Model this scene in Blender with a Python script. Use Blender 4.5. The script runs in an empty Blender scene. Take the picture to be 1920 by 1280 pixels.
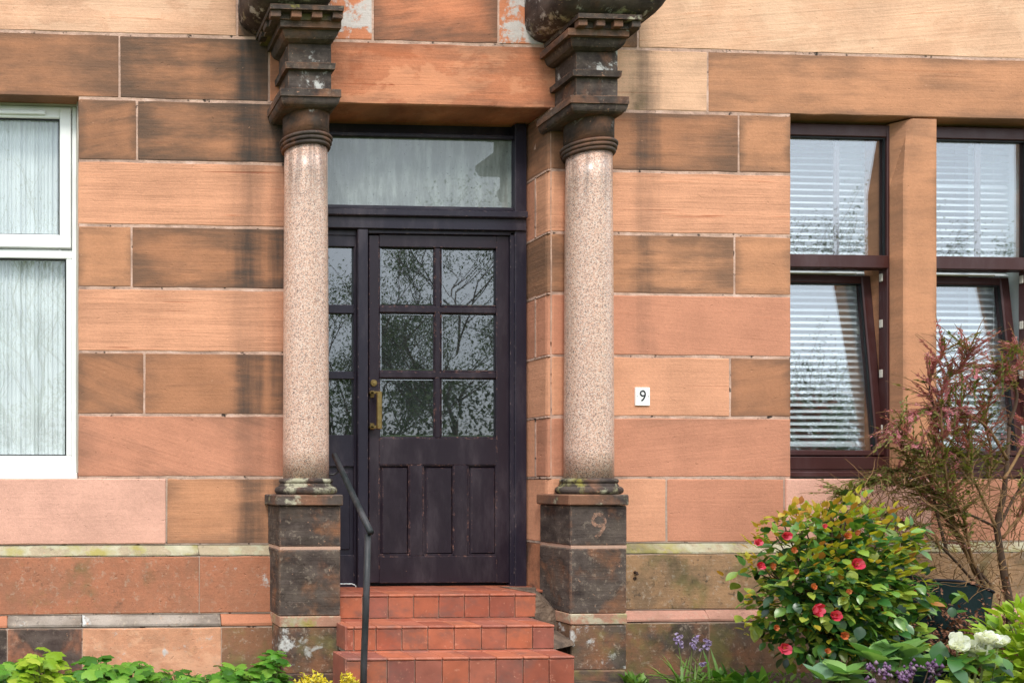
import bpy, bmesh, math, random
from mathutils import Vector, Matrix, noise

random.seed(11)
R = math.radians
scene = bpy.context.scene

# ------------------------------------------------------------------ camera
FPX, PX, PY = 1600.0, 178.0, 905.0          # focal length / principal point in photo pixels
TH = math.asin(1600 / 30100.0)              # yaw towards the right
DIST, ZC = 5.0, 1.14
CT, ST = math.cos(TH), math.sin(TH)
cam_data = bpy.data.cameras.new('camera')
cam = bpy.data.objects.new('camera', cam_data)
scene.collection.objects.link(cam)
cam.location = (0, -DIST, ZC)
cam.rotation_euler = (R(90), 0, -TH)
cam_data.sensor_width = 36
cam_data.lens = FPX / 1920 * 36
cam_data.shift_x = (960 - PX) / 1920
cam_data.shift_y = (PY - 640) / 1920
cam_data.clip_start = 0.1
cam_data.clip_end = 500
scene.camera = cam

# ------------------------------------------------------------------ sky, sun, exposure
SUN_EL, SUN_AZ = 52, -22                     # sun high, a little to the left behind the camera
world = bpy.data.worlds.new('World'); scene.world = world; world.use_nodes = True
wn = world.node_tree; wn.nodes.clear()
def wnode(t): return wn.nodes.new(t)
wout = wnode('ShaderNodeOutputWorld'); wbg = wnode('ShaderNodeBackground')
sky = wnode('ShaderNodeTexSky'); sky.sky_type = 'NISHITA'; sky.sun_disc = False
sky.sun_elevation = R(SUN_EL); sky.sun_rotation = R(180 + SUN_AZ)
sky.air_density = 1.0; sky.dust_density = 2.0; sky.ozone_density = 1.5
wtc = wnode('ShaderNodeTexCoord'); wnz = wnode('ShaderNodeTexNoise')
wnz.inputs['Scale'].default_value = 2.2; wnz.inputs['Detail'].default_value = 6
wramp = wnode('ShaderNodeValToRGB')
wramp.color_ramp.elements[0].position = 0.3; wramp.color_ramp.elements[0].color = (7.2, 7.9, 8.8, 1)
wramp.color_ramp.elements[1].position = 0.7; wramp.color_ramp.elements[1].color = (10.2, 10.6, 11.0, 1)
wmix = wnode('ShaderNodeMix'); wmix.data_type = 'RGBA'; wmix.inputs['Factor'].default_value = 0.82
wn.links.new(wtc.outputs['Generated'], wnz.inputs['Vector'])
wn.links.new(wnz.outputs['Fac'], wramp.inputs['Fac'])
wsep = wnode('ShaderNodeSeparateXYZ'); wn.links.new(wtc.outputs['Generated'], wsep.inputs[0])
wgr = wnode('ShaderNodeMapRange'); wgr.inputs['From Min'].default_value = 0.0; wgr.inputs['From Max'].default_value = 1.0
wgr.inputs['To Min'].default_value = 0.62; wgr.inputs['To Max'].default_value = 1.75
wn.links.new(wsep.outputs['Z'], wgr.inputs['Value'])
wsc = wnode('ShaderNodeVectorMath'); wsc.operation = 'SCALE'
wn.links.new(wramp.outputs['Color'], wsc.inputs[0]); wn.links.new(wgr.outputs[0], wsc.inputs['Scale'])
wn.links.new(sky.outputs['Color'], wmix.inputs[6]); wn.links.new(wsc.outputs[0], wmix.inputs[7])
wn.links.new(wmix.outputs[2], wbg.inputs['Color']); wn.links.new(wbg.outputs['Background'], wout.inputs['Surface'])
wbg.inputs['Strength'].default_value = 0.13

sun_d = bpy.data.lights.new('sun', 'SUN'); sun_d.energy = 1.5; sun_d.angle = R(12); sun_d.color = (1.0, 0.95, 0.88)
sun = bpy.data.objects.new('sun', sun_d); scene.collection.objects.link(sun)
sd = Vector((math.sin(R(SUN_AZ)) * math.cos(R(SUN_EL)), -math.cos(R(SUN_AZ)) * math.cos(R(SUN_EL)), math.sin(R(SUN_EL))))
sun.rotation_euler = sd.to_track_quat('Z', 'Y').to_euler(); sun.location = sd * 30
scene.view_settings.view_transform = 'Standard'; scene.view_settings.look = 'None'
scene.view_settings.exposure = 0.62; scene.view_settings.gamma = 1.0
scene.view_settings.use_curve_mapping = False

# ------------------------------------------------------------------ helpers
def P(px, py, Y=0.0):
    """photo pixel on the plane at depth Y -> world point"""
    u = (px - PX) / FPX; v = (PY - py) / FPX
    t = (DIST + Y) / (CT - u * ST)
    return Vector((t * (u * CT + ST), Y, ZC + t * v))
def X(px, Y=0.0): return P(px, 900, Y).x
def Z(px, py, Y=0.0): return P(px, py, Y).z
def lin(r, g, b, k=1.0):
    f = lambda c: ((c / 255 + 0.055) / 1.055) ** 2.4 if c > 10 else c / 255 / 12.92
    return (f(r) * k, f(g) * k, f(b) * k, 1.0)

COL = scene.collection
def link(name, mesh, parent=None, mat=None, smooth=False):
    o = bpy.data.objects.new(name, mesh); COL.objects.link(o)
    if mat and not mesh.materials: mesh.materials.append(mat)
    if parent: o.parent = parent
    if smooth:
        for p in mesh.polygons: p.use_smooth = True
    return o
def obj(name, bm, mat=None, parent=None, smooth=False, label=None, kind=None):
    bmesh.ops.recalc_face_normals(bm, faces=bm.faces)
    m = bpy.data.meshes.new(name); bm.to_mesh(m); bm.free()
    o = link(name, m, parent, mat, smooth)
    if label: o['label'] = label
    if kind: o['kind'] = kind
    return o
def raw(name, verts, faces, mat=None, parent=None, smooth=False, kind=None):
    m = bpy.data.meshes.new(name); m.from_pydata(verts, [], faces); m.update()
    o = link(name, m, parent, mat, smooth)
    if kind: o['kind'] = kind
    return o
def thing(name, label, cat, loc=(0, 0, 0), group=None):
    o = bpy.data.objects.new(name, None); COL.objects.link(o); o.location = loc
    o.empty_display_size = 0.1
    return tag(o, label, cat, group)
def tag(o, label, cat, group=None):
    o['label'] = label; o['category'] = cat
    if group: o['group'] = group
    return o
def keep(o, parent):
    """parent while the mesh stays in world coordinates"""
    o.parent = parent; o.matrix_parent_inverse = Matrix.Translation(-parent.location)
    return o

def box(bm, x0, x1, y0, y1, z0, z1, bev=0.0, M=None):
    vs = [bm.verts.new(c) for c in ((x0,y0,z0),(x1,y0,z0),(x1,y1,z0),(x0,y1,z0),(x0,y0,z1),(x1,y0,z1),(x1,y1,z1),(x0,y1,z1))]
    fs = [bm.faces.new([vs[i] for i in f]) for f in ((0,1,5,4),(1,2,6,5),(2,3,7,6),(3,0,4,7),(4,5,6,7),(3,2,1,0))]
    nv = vs
    if bev > 0:
        es = list({e for f in fs for e in f.edges})
        r = bmesh.ops.bevel(bm, geom=es, offset=bev, segments=1, affect='EDGES', profile=0.5, clamp_overlap=True)
        nv = list({v for f in r['faces'] for v in f.verts} | {v for v in vs if v.is_valid})
    if M is not None:
        bmesh.ops.transform(bm, matrix=M, verts=nv)
def pbox(bm, px0, py0, px1, py1, Yf, depth, bev=0.0, M=None):
    """box whose front face covers the given photo rectangle at depth Yf"""
    pc = (px0 + px1) / 2
    box(bm, X(px0, Yf), X(px1, Yf), Yf, Yf + depth, Z(pc, py1, Yf), Z(pc, py0, Yf), bev, M)
def lathe(bm, prof, cx, cy, seg=40):
    rings = []
    for (r, z) in prof:
        rings.append([bm.verts.new((cx + r * math.cos(2*math.pi*k/seg), cy + r * math.sin(2*math.pi*k/seg), z)) for k in range(seg)])
    for a, b in zip(rings, rings[1:]):
        for k in range(seg):
            bm.faces.new((a[k], a[(k+1) % seg], b[(k+1) % seg], b[k]))
    bm.faces.new(rings[0]); bm.faces.new(rings[-1][::-1])
def tube(bm, pts, radii, seg=6):
    prev = None
    n = len(pts)
    up = Vector((0.13, 0.31, 0.94))
    for i, p in enumerate(pts):
        p = Vector(p)
        d = (Vector(pts[min(i+1, n-1)]) - Vector(pts[max(i-1, 0)])).normalized()
        a = d.cross(up)
        if a.length < 0.05: a = d.cross(Vector((1, 0, 0)))
        a.normalize(); b = d.cross(a)
        r = radii[i] if hasattr(radii, '__len__') else radii
        ring = [bm.verts.new(p + a * math.cos(2*math.pi*k/seg) * r + b * math.sin(2*math.pi*k/seg) * r) for k in range(seg)]
        if prev:
            for k in range(seg): bm.faces.new((prev[k], prev[(k+1) % seg], ring[(k+1) % seg], ring[k]))
        else: bm.faces.new(ring[::-1])
        prev = ring
    bm.faces.new(prev)

# ------------------------------------------------------------------ materials
def newmat(name):
    m = bpy.data.materials.new(name); m.use_nodes = True
    nt = m.node_tree; nt.nodes.clear()
    out = nt.nodes.new('ShaderNodeOutputMaterial'); b = nt.nodes.new('ShaderNodeBsdfPrincipled')
    nt.links.new(b.outputs[0], out.inputs[0])
    return m, nt, b, out
class N:
    """small node-building helper"""
    def __init__(s, nt): s.nt = nt
    def put(s, sock, v):
        if hasattr(v, 'is_linked') or isinstance(v, bpy.types.NodeSocket): s.nt.links.new(v, sock)
        else: sock.default_value = v
    def math(s, op, a, b=0.0, c=None, clamp=False):
        n = s.nt.nodes.new('ShaderNodeMath'); n.operation = op; n.use_clamp = clamp
        s.put(n.inputs[0], a); s.put(n.inputs[1], b)
        if c is not None: s.put(n.inputs[2], c)
        return n.outputs[0]
    def mix(s, f, a, b, blend='MIX'):
        n = s.nt.nodes.new('ShaderNodeMix'); n.data_type = 'RGBA'; n.blend_type = blend
        s.put(n.inputs[0], f); s.put(n.inputs[6], a); s.put(n.inputs[7], b)
        return n.outputs[2]
    def noise(s, vec, scale, detail=4.0, rough=0.55, dist=0.0):
        n = s.nt.nodes.new('ShaderNodeTexNoise')
        s.put(n.inputs['Vector'], vec); s.put(n.inputs['Scale'], scale)
        n.inputs['Detail'].default_value = detail; n.inputs['Roughness'].default_value = rough; n.inputs['Distortion'].default_value = dist
        return n.outputs['Fac']
    def scale(s, vec, sx, sy, sz):
        n = s.nt.nodes.new('ShaderNodeVectorMath'); n.operation = 'MULTIPLY'
        s.put(n.inputs[0], vec); n.inputs[1].default_value = (sx, sy, sz)
        return n.outputs[0]
    def addv(s, a, b):
        n = s.nt.nodes.new('ShaderNodeVectorMath'); n.operation = 'ADD'
        s.put(n.inputs[0], a); s.put(n.inputs[1], b)
        return n.outputs[0]
    def step(s, v, lo, hi):
        n = s.nt.nodes.new('ShaderNodeMapRange'); n.interpolation_type = 'SMOOTHSTEP'
        s.put(n.inputs['Value'], v); s.put(n.inputs['From Min'], lo); s.put(n.inputs['From Max'], hi)
        return n.outputs['Result']
    def attr(s, name):
        n = s.nt.nodes.new('ShaderNodeAttribute'); n.attribute_type = 'OBJECT'; n.attribute_name = name
        return n.outputs['Fac']
    def info(s, what):
        n = s.nt.nodes.new('ShaderNodeObjectInfo'); return n.outputs[what]
    def geo(s, what='Position'):
        n = s.nt.nodes.new('ShaderNodeNewGeometry'); return n.outputs[what]
    def ramp(s, f, stops):
        n = s.nt.nodes.new('ShaderNodeValToRGB'); e = n.color_ramp.elements
        while len(e) < len(stops): e.new(0.5)
        for el, (p, c) in zip(e, stops): el.position = p; el.color = c
        s.put(n.inputs[0], f); return n.outputs[0]
    def bump(s, h, strength, dist, normal=None):
        n = s.nt.nodes.new('ShaderNodeBump'); n.inputs['Strength'].default_value = strength; n.inputs['Distance'].default_value = dist
        s.put(n.inputs['Height'], h)
        if normal is not None: s.put(n.inputs['Normal'], normal)
        return n.outputs[0]
    def edge(s, radius):
        """0 on flats, rising on sharp convex/concave edges"""
        b = s.nt.nodes.new('ShaderNodeBevel'); b.samples = 4; b.inputs['Radius'].default_value = radius
        d = s.nt.nodes.new('ShaderNodeVectorMath'); d.operation = 'DOT_PRODUCT'
        s.nt.links.new(b.outputs[0], d.inputs[0]); s.put(d.inputs[1], s.geo('Normal'))
        return s.math('SUBTRACT', 1.0, d.outputs['Value'])

def make_sandstone():
    m, nt, b, out = newmat('sandstone'); n = N(nt)
    pos = n.geo()
    rnd = n.info('Random')
    cx = nt.nodes.new('ShaderNodeCombineXYZ'); nt.links.new(n.math('MULTIPLY', rnd, 37.0), cx.inputs[0]); nt.links.new(n.math('MULTIPLY', rnd, 91.0), cx.inputs[2])
    rot = nt.nodes.new('ShaderNodeVectorRotate'); rot.rotation_type = 'Y_AXIS'
    nt.links.new(pos, rot.inputs['Vector']); nt.links.new(n.attr('tilt'), rot.inputs['Angle'])
    v = n.addv(rot.outputs[0], cx.outputs[0])
    bed = n.noise(n.scale(v, 0.6, 0.6, 15), 1.0, 8, 0.66, 0.2)
    fine = n.noise(n.scale(v, 2.6, 2.6, 75), 1.0, 4, 0.6)
    cloud = n.noise(v, 2.6, 5, 0.6)
    grain = n.noise(v, 190, 3, 0.6)
    speck = n.noise(v, 55, 3, 0.6)
    bs = n.attr('bed')
    base = n.info('Color')
    # tone
    t = n.math('ADD', n.math('MULTIPLY', n.math('SUBTRACT', bed, 0.5), n.math('MULTIPLY', bs, 0.85)), 1.0)
    t = n.math('ADD', t, n.math('MULTIPLY', n.math('SUBTRACT', fine, 0.5), n.math('MULTIPLY', bs, 0.5)))
    t = n.math('ADD', t, n.math('MULTIPLY', n.math('SUBTRACT', cloud, 0.5), 0.75))
    t = n.math('ADD', t, n.math('MULTIPLY', n.math('SUBTRACT', grain, 0.5), 0.55))
    t = n.math('ADD', t, n.math('MULTIPLY', n.math('SUBTRACT', speck, 0.5), 0.25))
    comb = nt.nodes.new('ShaderNodeCombineColor')
    for i in range(3): nt.links.new(t, comb.inputs[i])
    col = n.mix(1.0, base, comb.outputs[0], 'MULTIPLY')
    # redder bedding lines
    line = n.math('MULTIPLY', n.step(n.math('ADD', n.math('MULTIPLY', fine, 0.55), n.math('MULTIPLY', bed, 0.45)), 0.58, 0.66), bs)
    col = n.mix(n.math('MULTIPLY', line, 0.7), col, n.mix(1.0, base, (0.62, 0.36, 0.24, 1), 'MULTIPLY'))
    thin = n.noise(n.scale(v, 0.7, 0.7, 48), 1.0, 3, 0.5, 0.1)
    tmask = n.step(n.noise(n.scale(v, 0.8, 0.8, 5), 1.0, 3), 0.5, 0.66)
    crack = n.math('MULTIPLY', n.math('MULTIPLY', n.step(thin, 0.63, 0.66), tmask), n.step(bs, 0.2, 0.9))
    col = n.mix(n.math('MULTIPLY', crack, 0.8), col, n.mix(1.0, base, (0.5, 0.24, 0.15, 1), 'MULTIPLY'))
    pa = n.attr('patch')
    pan = n.noise(n.scale(n.addv(v, (2.2, 6.1, 4.4)), 2.2, 2.2, 3.4), 1.0, 9, 0.66, 0.3)
    col = n.mix(n.math('MULTIPLY', n.step(pan, 0.50, 0.56), n.math('MULTIPLY', pa, 0.75)), col, n.mix(1.0, base, (1.28, 1.5, 1.6, 1), 'MULTIPLY'))
    col = n.mix(n.math('MULTIPLY', n.step(pan, 0.44, 0.38), n.math('MULTIPLY', pa, 0.6)), col, n.mix(1.0, base, (0.72, 0.56, 0.46, 1), 'MULTIPLY'))
    # weathered brown film
    tc = nt.nodes.new('ShaderNodeTexCoord'); sep = nt.nodes.new('ShaderNodeSeparateXYZ'); nt.links.new(tc.outputs['Generated'], sep.inputs[0])
    ed = n.math('MAXIMUM', n.math('ABSOLUTE', n.math('SUBTRACT', sep.outputs[0], 0.5)), n.math('ABSOLUTE', n.math('SUBTRACT', sep.outputs[2], 0.5)))
    ed = n.step(ed, 0.30, 0.52)
    dn = n.noise(n.scale(v, 1.5, 1.5, 10), 1.0, 8, 0.66, 0.4)
    dirt = n.attr('dirt')
    d2 = n.noise(n.scale(n.addv(pos, (4, 4, 4)), 2.6, 2.6, 3.6), 1.0, 7, 0.62, 0.3)
    dv = n.math('ADD', n.math('MULTIPLY', dn, 0.6), n.math('MULTIPLY', d2, 0.4))
    df = n.step(n.math('ADD', n.math('ADD', dv, n.math('MULTIPLY', ed, 0.13)), n.math('MULTIPLY', dirt, 0.2)), 0.50, 0.80)
    df = n.math('MULTIPLY', df, n.math('ADD', n.math('MULTIPLY', dirt, 0.7), 0.4), clamp=True)
    df = n.math('MULTIPLY', df, n.step(dirt, 0.0, 0.15))
    df = n.math('MULTIPLY', df, n.math('ADD', 0.45, n.math('ADD', n.math('MULTIPLY', fine, 0.55), n.math('MULTIPLY', grain, 0.55))), clamp=True)
    col = n.mix(df, col, (0.10, 0.068, 0.05, 1))
    # soot washed down beside the columns
    sp = nt.nodes.new('ShaderNodeSeparateXYZ'); nt.links.new(pos, sp.inputs[0])
    def band(c, w):
        q = n.math('DIVIDE', n.math('SUBTRACT', sp.outputs[0], c), w)
        return n.math('POWER', 2.718, n.math('MULTIPLY', n.math('MULTIPLY', q, q), -1.0))
    wob = n.math('MULTIPLY', n.math('SUBTRACT', n.noise(n.scale(pos, 3, 1, 2.0), 1.0, 4), 0.5), 0.3)
    bands = n.math('MAXIMUM', n.math('MAXIMUM', band(1.18, 0.13), band(1.38, 0.12)), n.math('MULTIPLY', band(3.62, 0.12), 0.85))
    vs = n.noise(n.scale(pos, 13, 3, 1.1), 1.0, 5, 0.6)
    hs = n.noise(n.scale(pos, 3, 3, 20), 1.0, 4, 0.6)
    sf = n.math('ADD', n.math('ADD', bands, wob), n.math('ADD', n.math('MULTIPLY', n.math('SUBTRACT', vs, 0.5), 1.1), n.math('MULTIPLY', n.math('SUBTRACT', hs, 0.5), 0.9)))
    sf = n.math('MULTIPLY', n.step(sf, 0.3, 1.3), n.attr('soot'), clamp=True)
    col = n.mix(sf, col, n.mix(hs, (0.022, 0.022, 0.022, 1), (0.07, 0.06, 0.052, 1)))
    # black crust
    bk = n.attr('black')
    bn = n.noise(v, 4.5, 7, 0.62, 0.3)
    bf = n.step(n.math('ADD', bn, n.math('MULTIPLY', n.math('SUBTRACT', bk, 0.5), 0.62)), 0.38, 0.62)
    bf = n.math('MULTIPLY', bf, n.step(bk, 0.02, 0.25))
    crust = n.mix(n.step(n.math('ADD', n.math('MULTIPLY', n.noise(v, 9, 6, 0.65), 0.6), n.math('MULTIPLY', n.noise(n.scale(v, 3, 3, 16), 1.0, 5), 0.4)), 0.34, 0.66), (0.016, 0.016, 0.018, 1), (0.105, 0.086, 0.074, 1))
    col = n.mix(n.math('MULTIPLY', bf, 0.93), col, crust)
    sk = n.attr('speck')
    s1 = n.noise(n.addv(v, (7.7, 2.2, 0.4)), 30, 6, 0.7); s2 = n.noise(n.addv(v, (1.7, 3.2, 8.4)), 17, 6, 0.7); s3 = n.noise(n.addv(v, (4.7, 9.2, 3.4)), 5, 6, 0.66)
    col = n.mix(n.math('MULTIPLY', n.step(s3, 0.42, 0.62), n.math('MULTIPLY', sk, 0.5)), col, (0.13, 0.10, 0.07, 1))
    col = n.mix(n.math('MULTIPLY', n.step(s1, 0.55, 0.66), n.math('MULTIPLY', sk, 0.6)), col, (0.50, 0.40, 0.30, 1))
    col = n.mix(n.math('MULTIPLY', n.step(s2, 0.58, 0.68), n.math('MULTIPLY', sk, 0.7)), col, (0.05, 0.042, 0.034, 1))
    # salt / flaking
    pl = n.attr('pale')
    pn = n.noise(n.addv(v, (5.3, 1.1, 2.2)), 7.0, 8, 0.68, 0.25)
    pf = n.step(n.math('ADD', pn, n.math('MULTIPLY', n.math('SUBTRACT', pl, 0.5), 0.42)), 0.54, 0.62)
    pf = n.math('MULTIPLY', pf, n.step(pl, 0.02, 0.3))
    col = n.mix(n.math('MULTIPLY', pf, 0.85), col, n.mix(speck, (0.42, 0.42, 0.40, 1), (0.72, 0.70, 0.66, 1)))
    # lichen and algae
    li = n.attr('lichen')
    ln = n.noise(n.addv(v, (9.1, 4.4, 7.7)), 9.0, 7, 0.66)
    lf = n.math('MULTIPLY', n.step(n.math('ADD', ln, n.math('MULTIPLY', n.math('SUBTRACT', li, 0.5), 0.4)), 0.47, 0.58), n.step(li, 0.02, 0.3))
    lc = n.ramp(n.noise(v, 5.5, 4), [(0.35, lin(150, 140, 70)), (0.5, lin(168, 164, 138)), (0.66, lin(192, 186, 160))])
    col = n.mix(n.math('MULTIPLY', lf, 0.8), col, lc)
    al = n.attr('algae')
    an = n.noise(n.addv(v, (1.1, 8.4, 3.7)), 3.6, 6, 0.62)
    af = n.math('MULTIPLY', n.step(n.math('ADD', an, n.math('MULTIPLY', n.math('SUBTRACT', al, 0.5), 0.4)), 0.46, 0.66), n.step(al, 0.02, 0.3))
    ac = n.ramp(n.noise(v, 3.0, 4), [(0.36, lin(60, 60, 44)), (0.52, lin(112, 106, 66)), (0.64, lin(150, 134, 74))])
    col = n.mix(n.math('MULTIPLY', af, 0.75), col, ac)
    # worn arrises and pinhead chips showing clean stone
    we = n.math('MULTIPLY', n.step(n.edge(0.007), 0.02, 0.09), n.math('MULTIPLY', n.step(n.noise(v, 24, 4), 0.42, 0.62), n.math('MULTIPLY', bk, 0.75)))
    chips = n.math('MULTIPLY', n.step(n.noise(n.addv(v, (3, 3, 3)), 42, 3, 0.5), 0.70, 0.74), 0.6)
    col = n.mix(n.math('MAXIMUM', we, chips, clamp=True), col, (0.50, 0.27, 0.165, 1))
    nt.links.new(col, b.inputs['Base Color'])
    b.inputs['Roughness'].default_value = 0.9; b.inputs['Specular IOR Level'].default_value = 0.22
    h = n.math('ADD', n.math('MULTIPLY', n.math('ADD', n.math('MULTIPLY', fine, 0.8), bed), n.math('ADD', bs, 0.25)), n.math('MULTIPLY', grain, 0.35))
    h = n.math('ADD', h, n.math('MULTIPLY', speck, 0.6))
    h = n.math('SUBTRACT', h, n.math('MULTIPLY', crack, 0.5))
    h = n.math('ADD', h, n.math('MULTIPLY', n.math('ADD', s2, s1), n.math('MULTIPLY', sk, 0.9)))
    h = n.math('SUBTRACT', h, n.math('MULTIPLY', n.step(n.noise(n.addv(v, (6, 1, 2)), 34, 2), 0.68, 0.74), 0.8))
    h = n.math('ADD', h, n.math('MULTIPLY', bf, n.math('MULTIPLY', n.noise(v, 30, 5), 0.8)))
    h = n.math('ADD', h, n.math('ADD', n.math('MULTIPLY', pf, 0.25), n.math('MULTIPLY', lf, 0.3)))
    nt.links.new(n.bump(h, 0.55, 0.006), b.inputs['Normal'])
    return m
STONE = make_sandstone()

def make_mortar():
    m, nt, b, out = newmat('lime_mortar'); n = N(nt); pos = n.geo()
    sp = nt.nodes.new('ShaderNodeSeparateXYZ'); nt.links.new(pos, sp.inputs[0])
    c = n.ramp(n.noise(pos, 9, 5), [(0.3, lin(150, 122, 108)), (0.55, lin(200, 164, 144)), (0.75, lin(220, 190, 174))])
    low = n.step(sp.outputs[2], 1.3, 1.0)
    c = n.mix(n.math('MULTIPLY', low, 0.6), c, lin(150, 138, 124))
    c = n.mix(n.step(n.noise(pos, 16, 5), 0.6, 0.68), c, lin(52, 42, 36))
    nt.links.new(c, b.inputs['Base Color']); b.inputs['Roughness'].default_value = 0.95
    nt.links.new(n.bump(n.noise(pos, 60, 5), 0.9, 0.006), b.inputs['Normal'])
    return m
MORTAR = make_mortar()

def make_granite():
    m, nt, b, out = newmat('pink_granite'); n = N(nt); pos = n.geo()
    vo = nt.nodes.new('ShaderNodeTexVoronoi'); vo.inputs['Scale'].default_value = 230; nt.links.new(pos, vo.inputs['Vector'])
    sc = nt.nodes.new('ShaderNodeSeparateColor'); nt.links.new(vo.outputs['Color'], sc.inputs[0])
    f = n.math('ADD', n.math('MULTIPLY', sc.outputs[0], 0.75), n.math('MULTIPLY', n.noise(pos, 60, 4, 0.6), 0.25))
    c = n.ramp(f, [(0.12, lin(104, 92, 88)), (0.24, lin(166, 138, 126)), (0.42, lin(212, 166, 142)), (0.62, lin(226, 188, 165)), (0.82, lin(230, 210, 194))])
    c = n.mix(n.math('MULTIPLY', n.step(n.noise(pos, 85, 2), 0.66, 0.72), 0.8), c, lin(52, 46, 46))
    sp = nt.nodes.new('ShaderNodeSeparateXYZ'); nt.links.new(pos, sp.inputs[0])
    drip = n.math('MULTIPLY', n.step(sp.outputs[2], 2.62, 3.02), n.step(n.noise(n.scale(pos, 26, 26, 1.2), 1.0, 3), 0.42, 0.66))
    c = n.mix(n.math('MULTIPLY', drip, 0.55), c, lin(78, 70, 66))
    c = n.mix(n.math('MULTIPLY', n.noise(n.scale(pos, 9, 9, 1.5), 1.0, 4), 0.3), c, lin(146, 120, 106))
    nt.links.new(c, b.inputs['Base Color'])
    nt.links.new(n.math('ADD', 0.14, n.math('MULTIPLY', n.noise(pos, 7, 4), 0.3)), b.inputs['Roughness'])
    b.inputs['Specular IOR Level'].default_value = 0.45
    nt.links.new(n.bump(n.noise(pos, 120, 3), 0.15, 0.002), b.inputs['Normal'])
    return m
GRANITE = make_granite()

def make_paint(name, col, rough=0.4, chip=0.0, chipcol=(0.35, 0.25, 0.18, 1), grain=0.3, dust=0.0):
    m, nt, b, out = newmat(name); n = N(nt); pos = n.geo(); b.inputs['Specular IOR Level'].default_value = 0.32
    c = n.mix(n.noise(pos, 3.5, 5), tuple(x * 0.8 for x in col[:3]) + (1,), tuple(x * 1.25 for x in col[:3]) + (1,))
    if dust:
        c = n.mix(n.math('MULTIPLY', n.step(n.noise(n.scale(pos, 5, 5, 1.6), 1.0, 7, 0.7), 0.45, 0.75), dust), c, lin(128, 116, 120))
    if chip:
        ch = n.math('MULTIPLY', n.step(n.edge(0.005), 0.015, 0.06), n.step(n.noise(pos, 42, 4, 0.7), 0.60 - chip * 0.08, 0.66))
        ch = n.math('MAXIMUM', ch, n.step(n.noise(n.addv(pos, (2, 5, 1)), 60, 3, 0.6), 0.76 - chip * 0.02, 0.78))
        c = n.mix(n.math('MULTIPLY', ch, 0.75), c, chipcol)
    nt.links.new(c, b.inputs['Base Color'])
    nt.links.new(n.math('ADD', rough - 0.1, n.math('MULTIPLY', n.noise(pos, 14, 5), 0.3)), b.inputs['Roughness'])
    h = n.math('ADD', n.noise(n.scale(pos, 60, 60, 3), 1.0, 4), n.math('MULTIPLY', n.noise(pos, 45, 4), 0.4))
    nt.links.new(n.bump(h, grain, 0.002), b.inputs['Normal'])
    return m
DOORP = make_paint('plum_black_paint', lin(38, 29, 38), 0.3, 0.9, lin(176, 128, 110), 0.35, 0.16)
DOORF = make_paint('worn_door_frame_paint', lin(36, 32, 44), 0.36, 0.35, lin(160, 136, 128), 0.3, 0.2)
MAHOG = make_paint('mahogany_window_paint', lin(62, 32, 30), 0.34, 0.0, grain=0.2, dust=0.15)
UPVC = make_paint('white_upvc', lin(238, 240, 238), 0.3, 0.0, grain=0.03)
GREYBAR = make_paint('grey_brown_bar', lin(120, 104, 104), 0.4)
SEALANT = make_paint('grey_sealant', lin(186, 180, 168), 0.8)
BLIND = make_paint('white_blind', lin(242, 244, 244), 0.4, grain=0.02)
LINING = make_paint('white_lining', lin(222, 230, 228), 0.6, grain=0.05)
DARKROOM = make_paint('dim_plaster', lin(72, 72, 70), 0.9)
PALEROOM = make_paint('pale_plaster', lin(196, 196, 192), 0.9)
PLATE = make_paint('white_enamel', lin(244, 244, 240), 0.3, grain=0.02)
INK = make_paint('dark_grey_lettering', lin(46, 48, 52), 0.5, grain=0.02)
IRON = make_paint('green_black_iron', lin(28, 34, 35), 0.42, 0.9, lin(150, 152, 140), 0.5, 0.3)
RUST = make_paint('rusty_iron', lin(60, 44, 36), 0.8, 0.0)
GASKET = make_paint('black_gasket', lin(22, 24, 26), 0.5)

def make_brass():
    m, nt, b, out = newmat('aged_brass'); n = N(nt); pos = n.geo()
    c = n.mix(n.noise(pos, 40, 5), lin(84, 68, 40), lin(176, 150, 96))
    nt.links.new(c, b.inputs['Base Color']); b.inputs['Metallic'].default_value = 0.85; b.inputs['Roughness'].default_value = 0.38
    return m
BRASS = make_brass()

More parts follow.
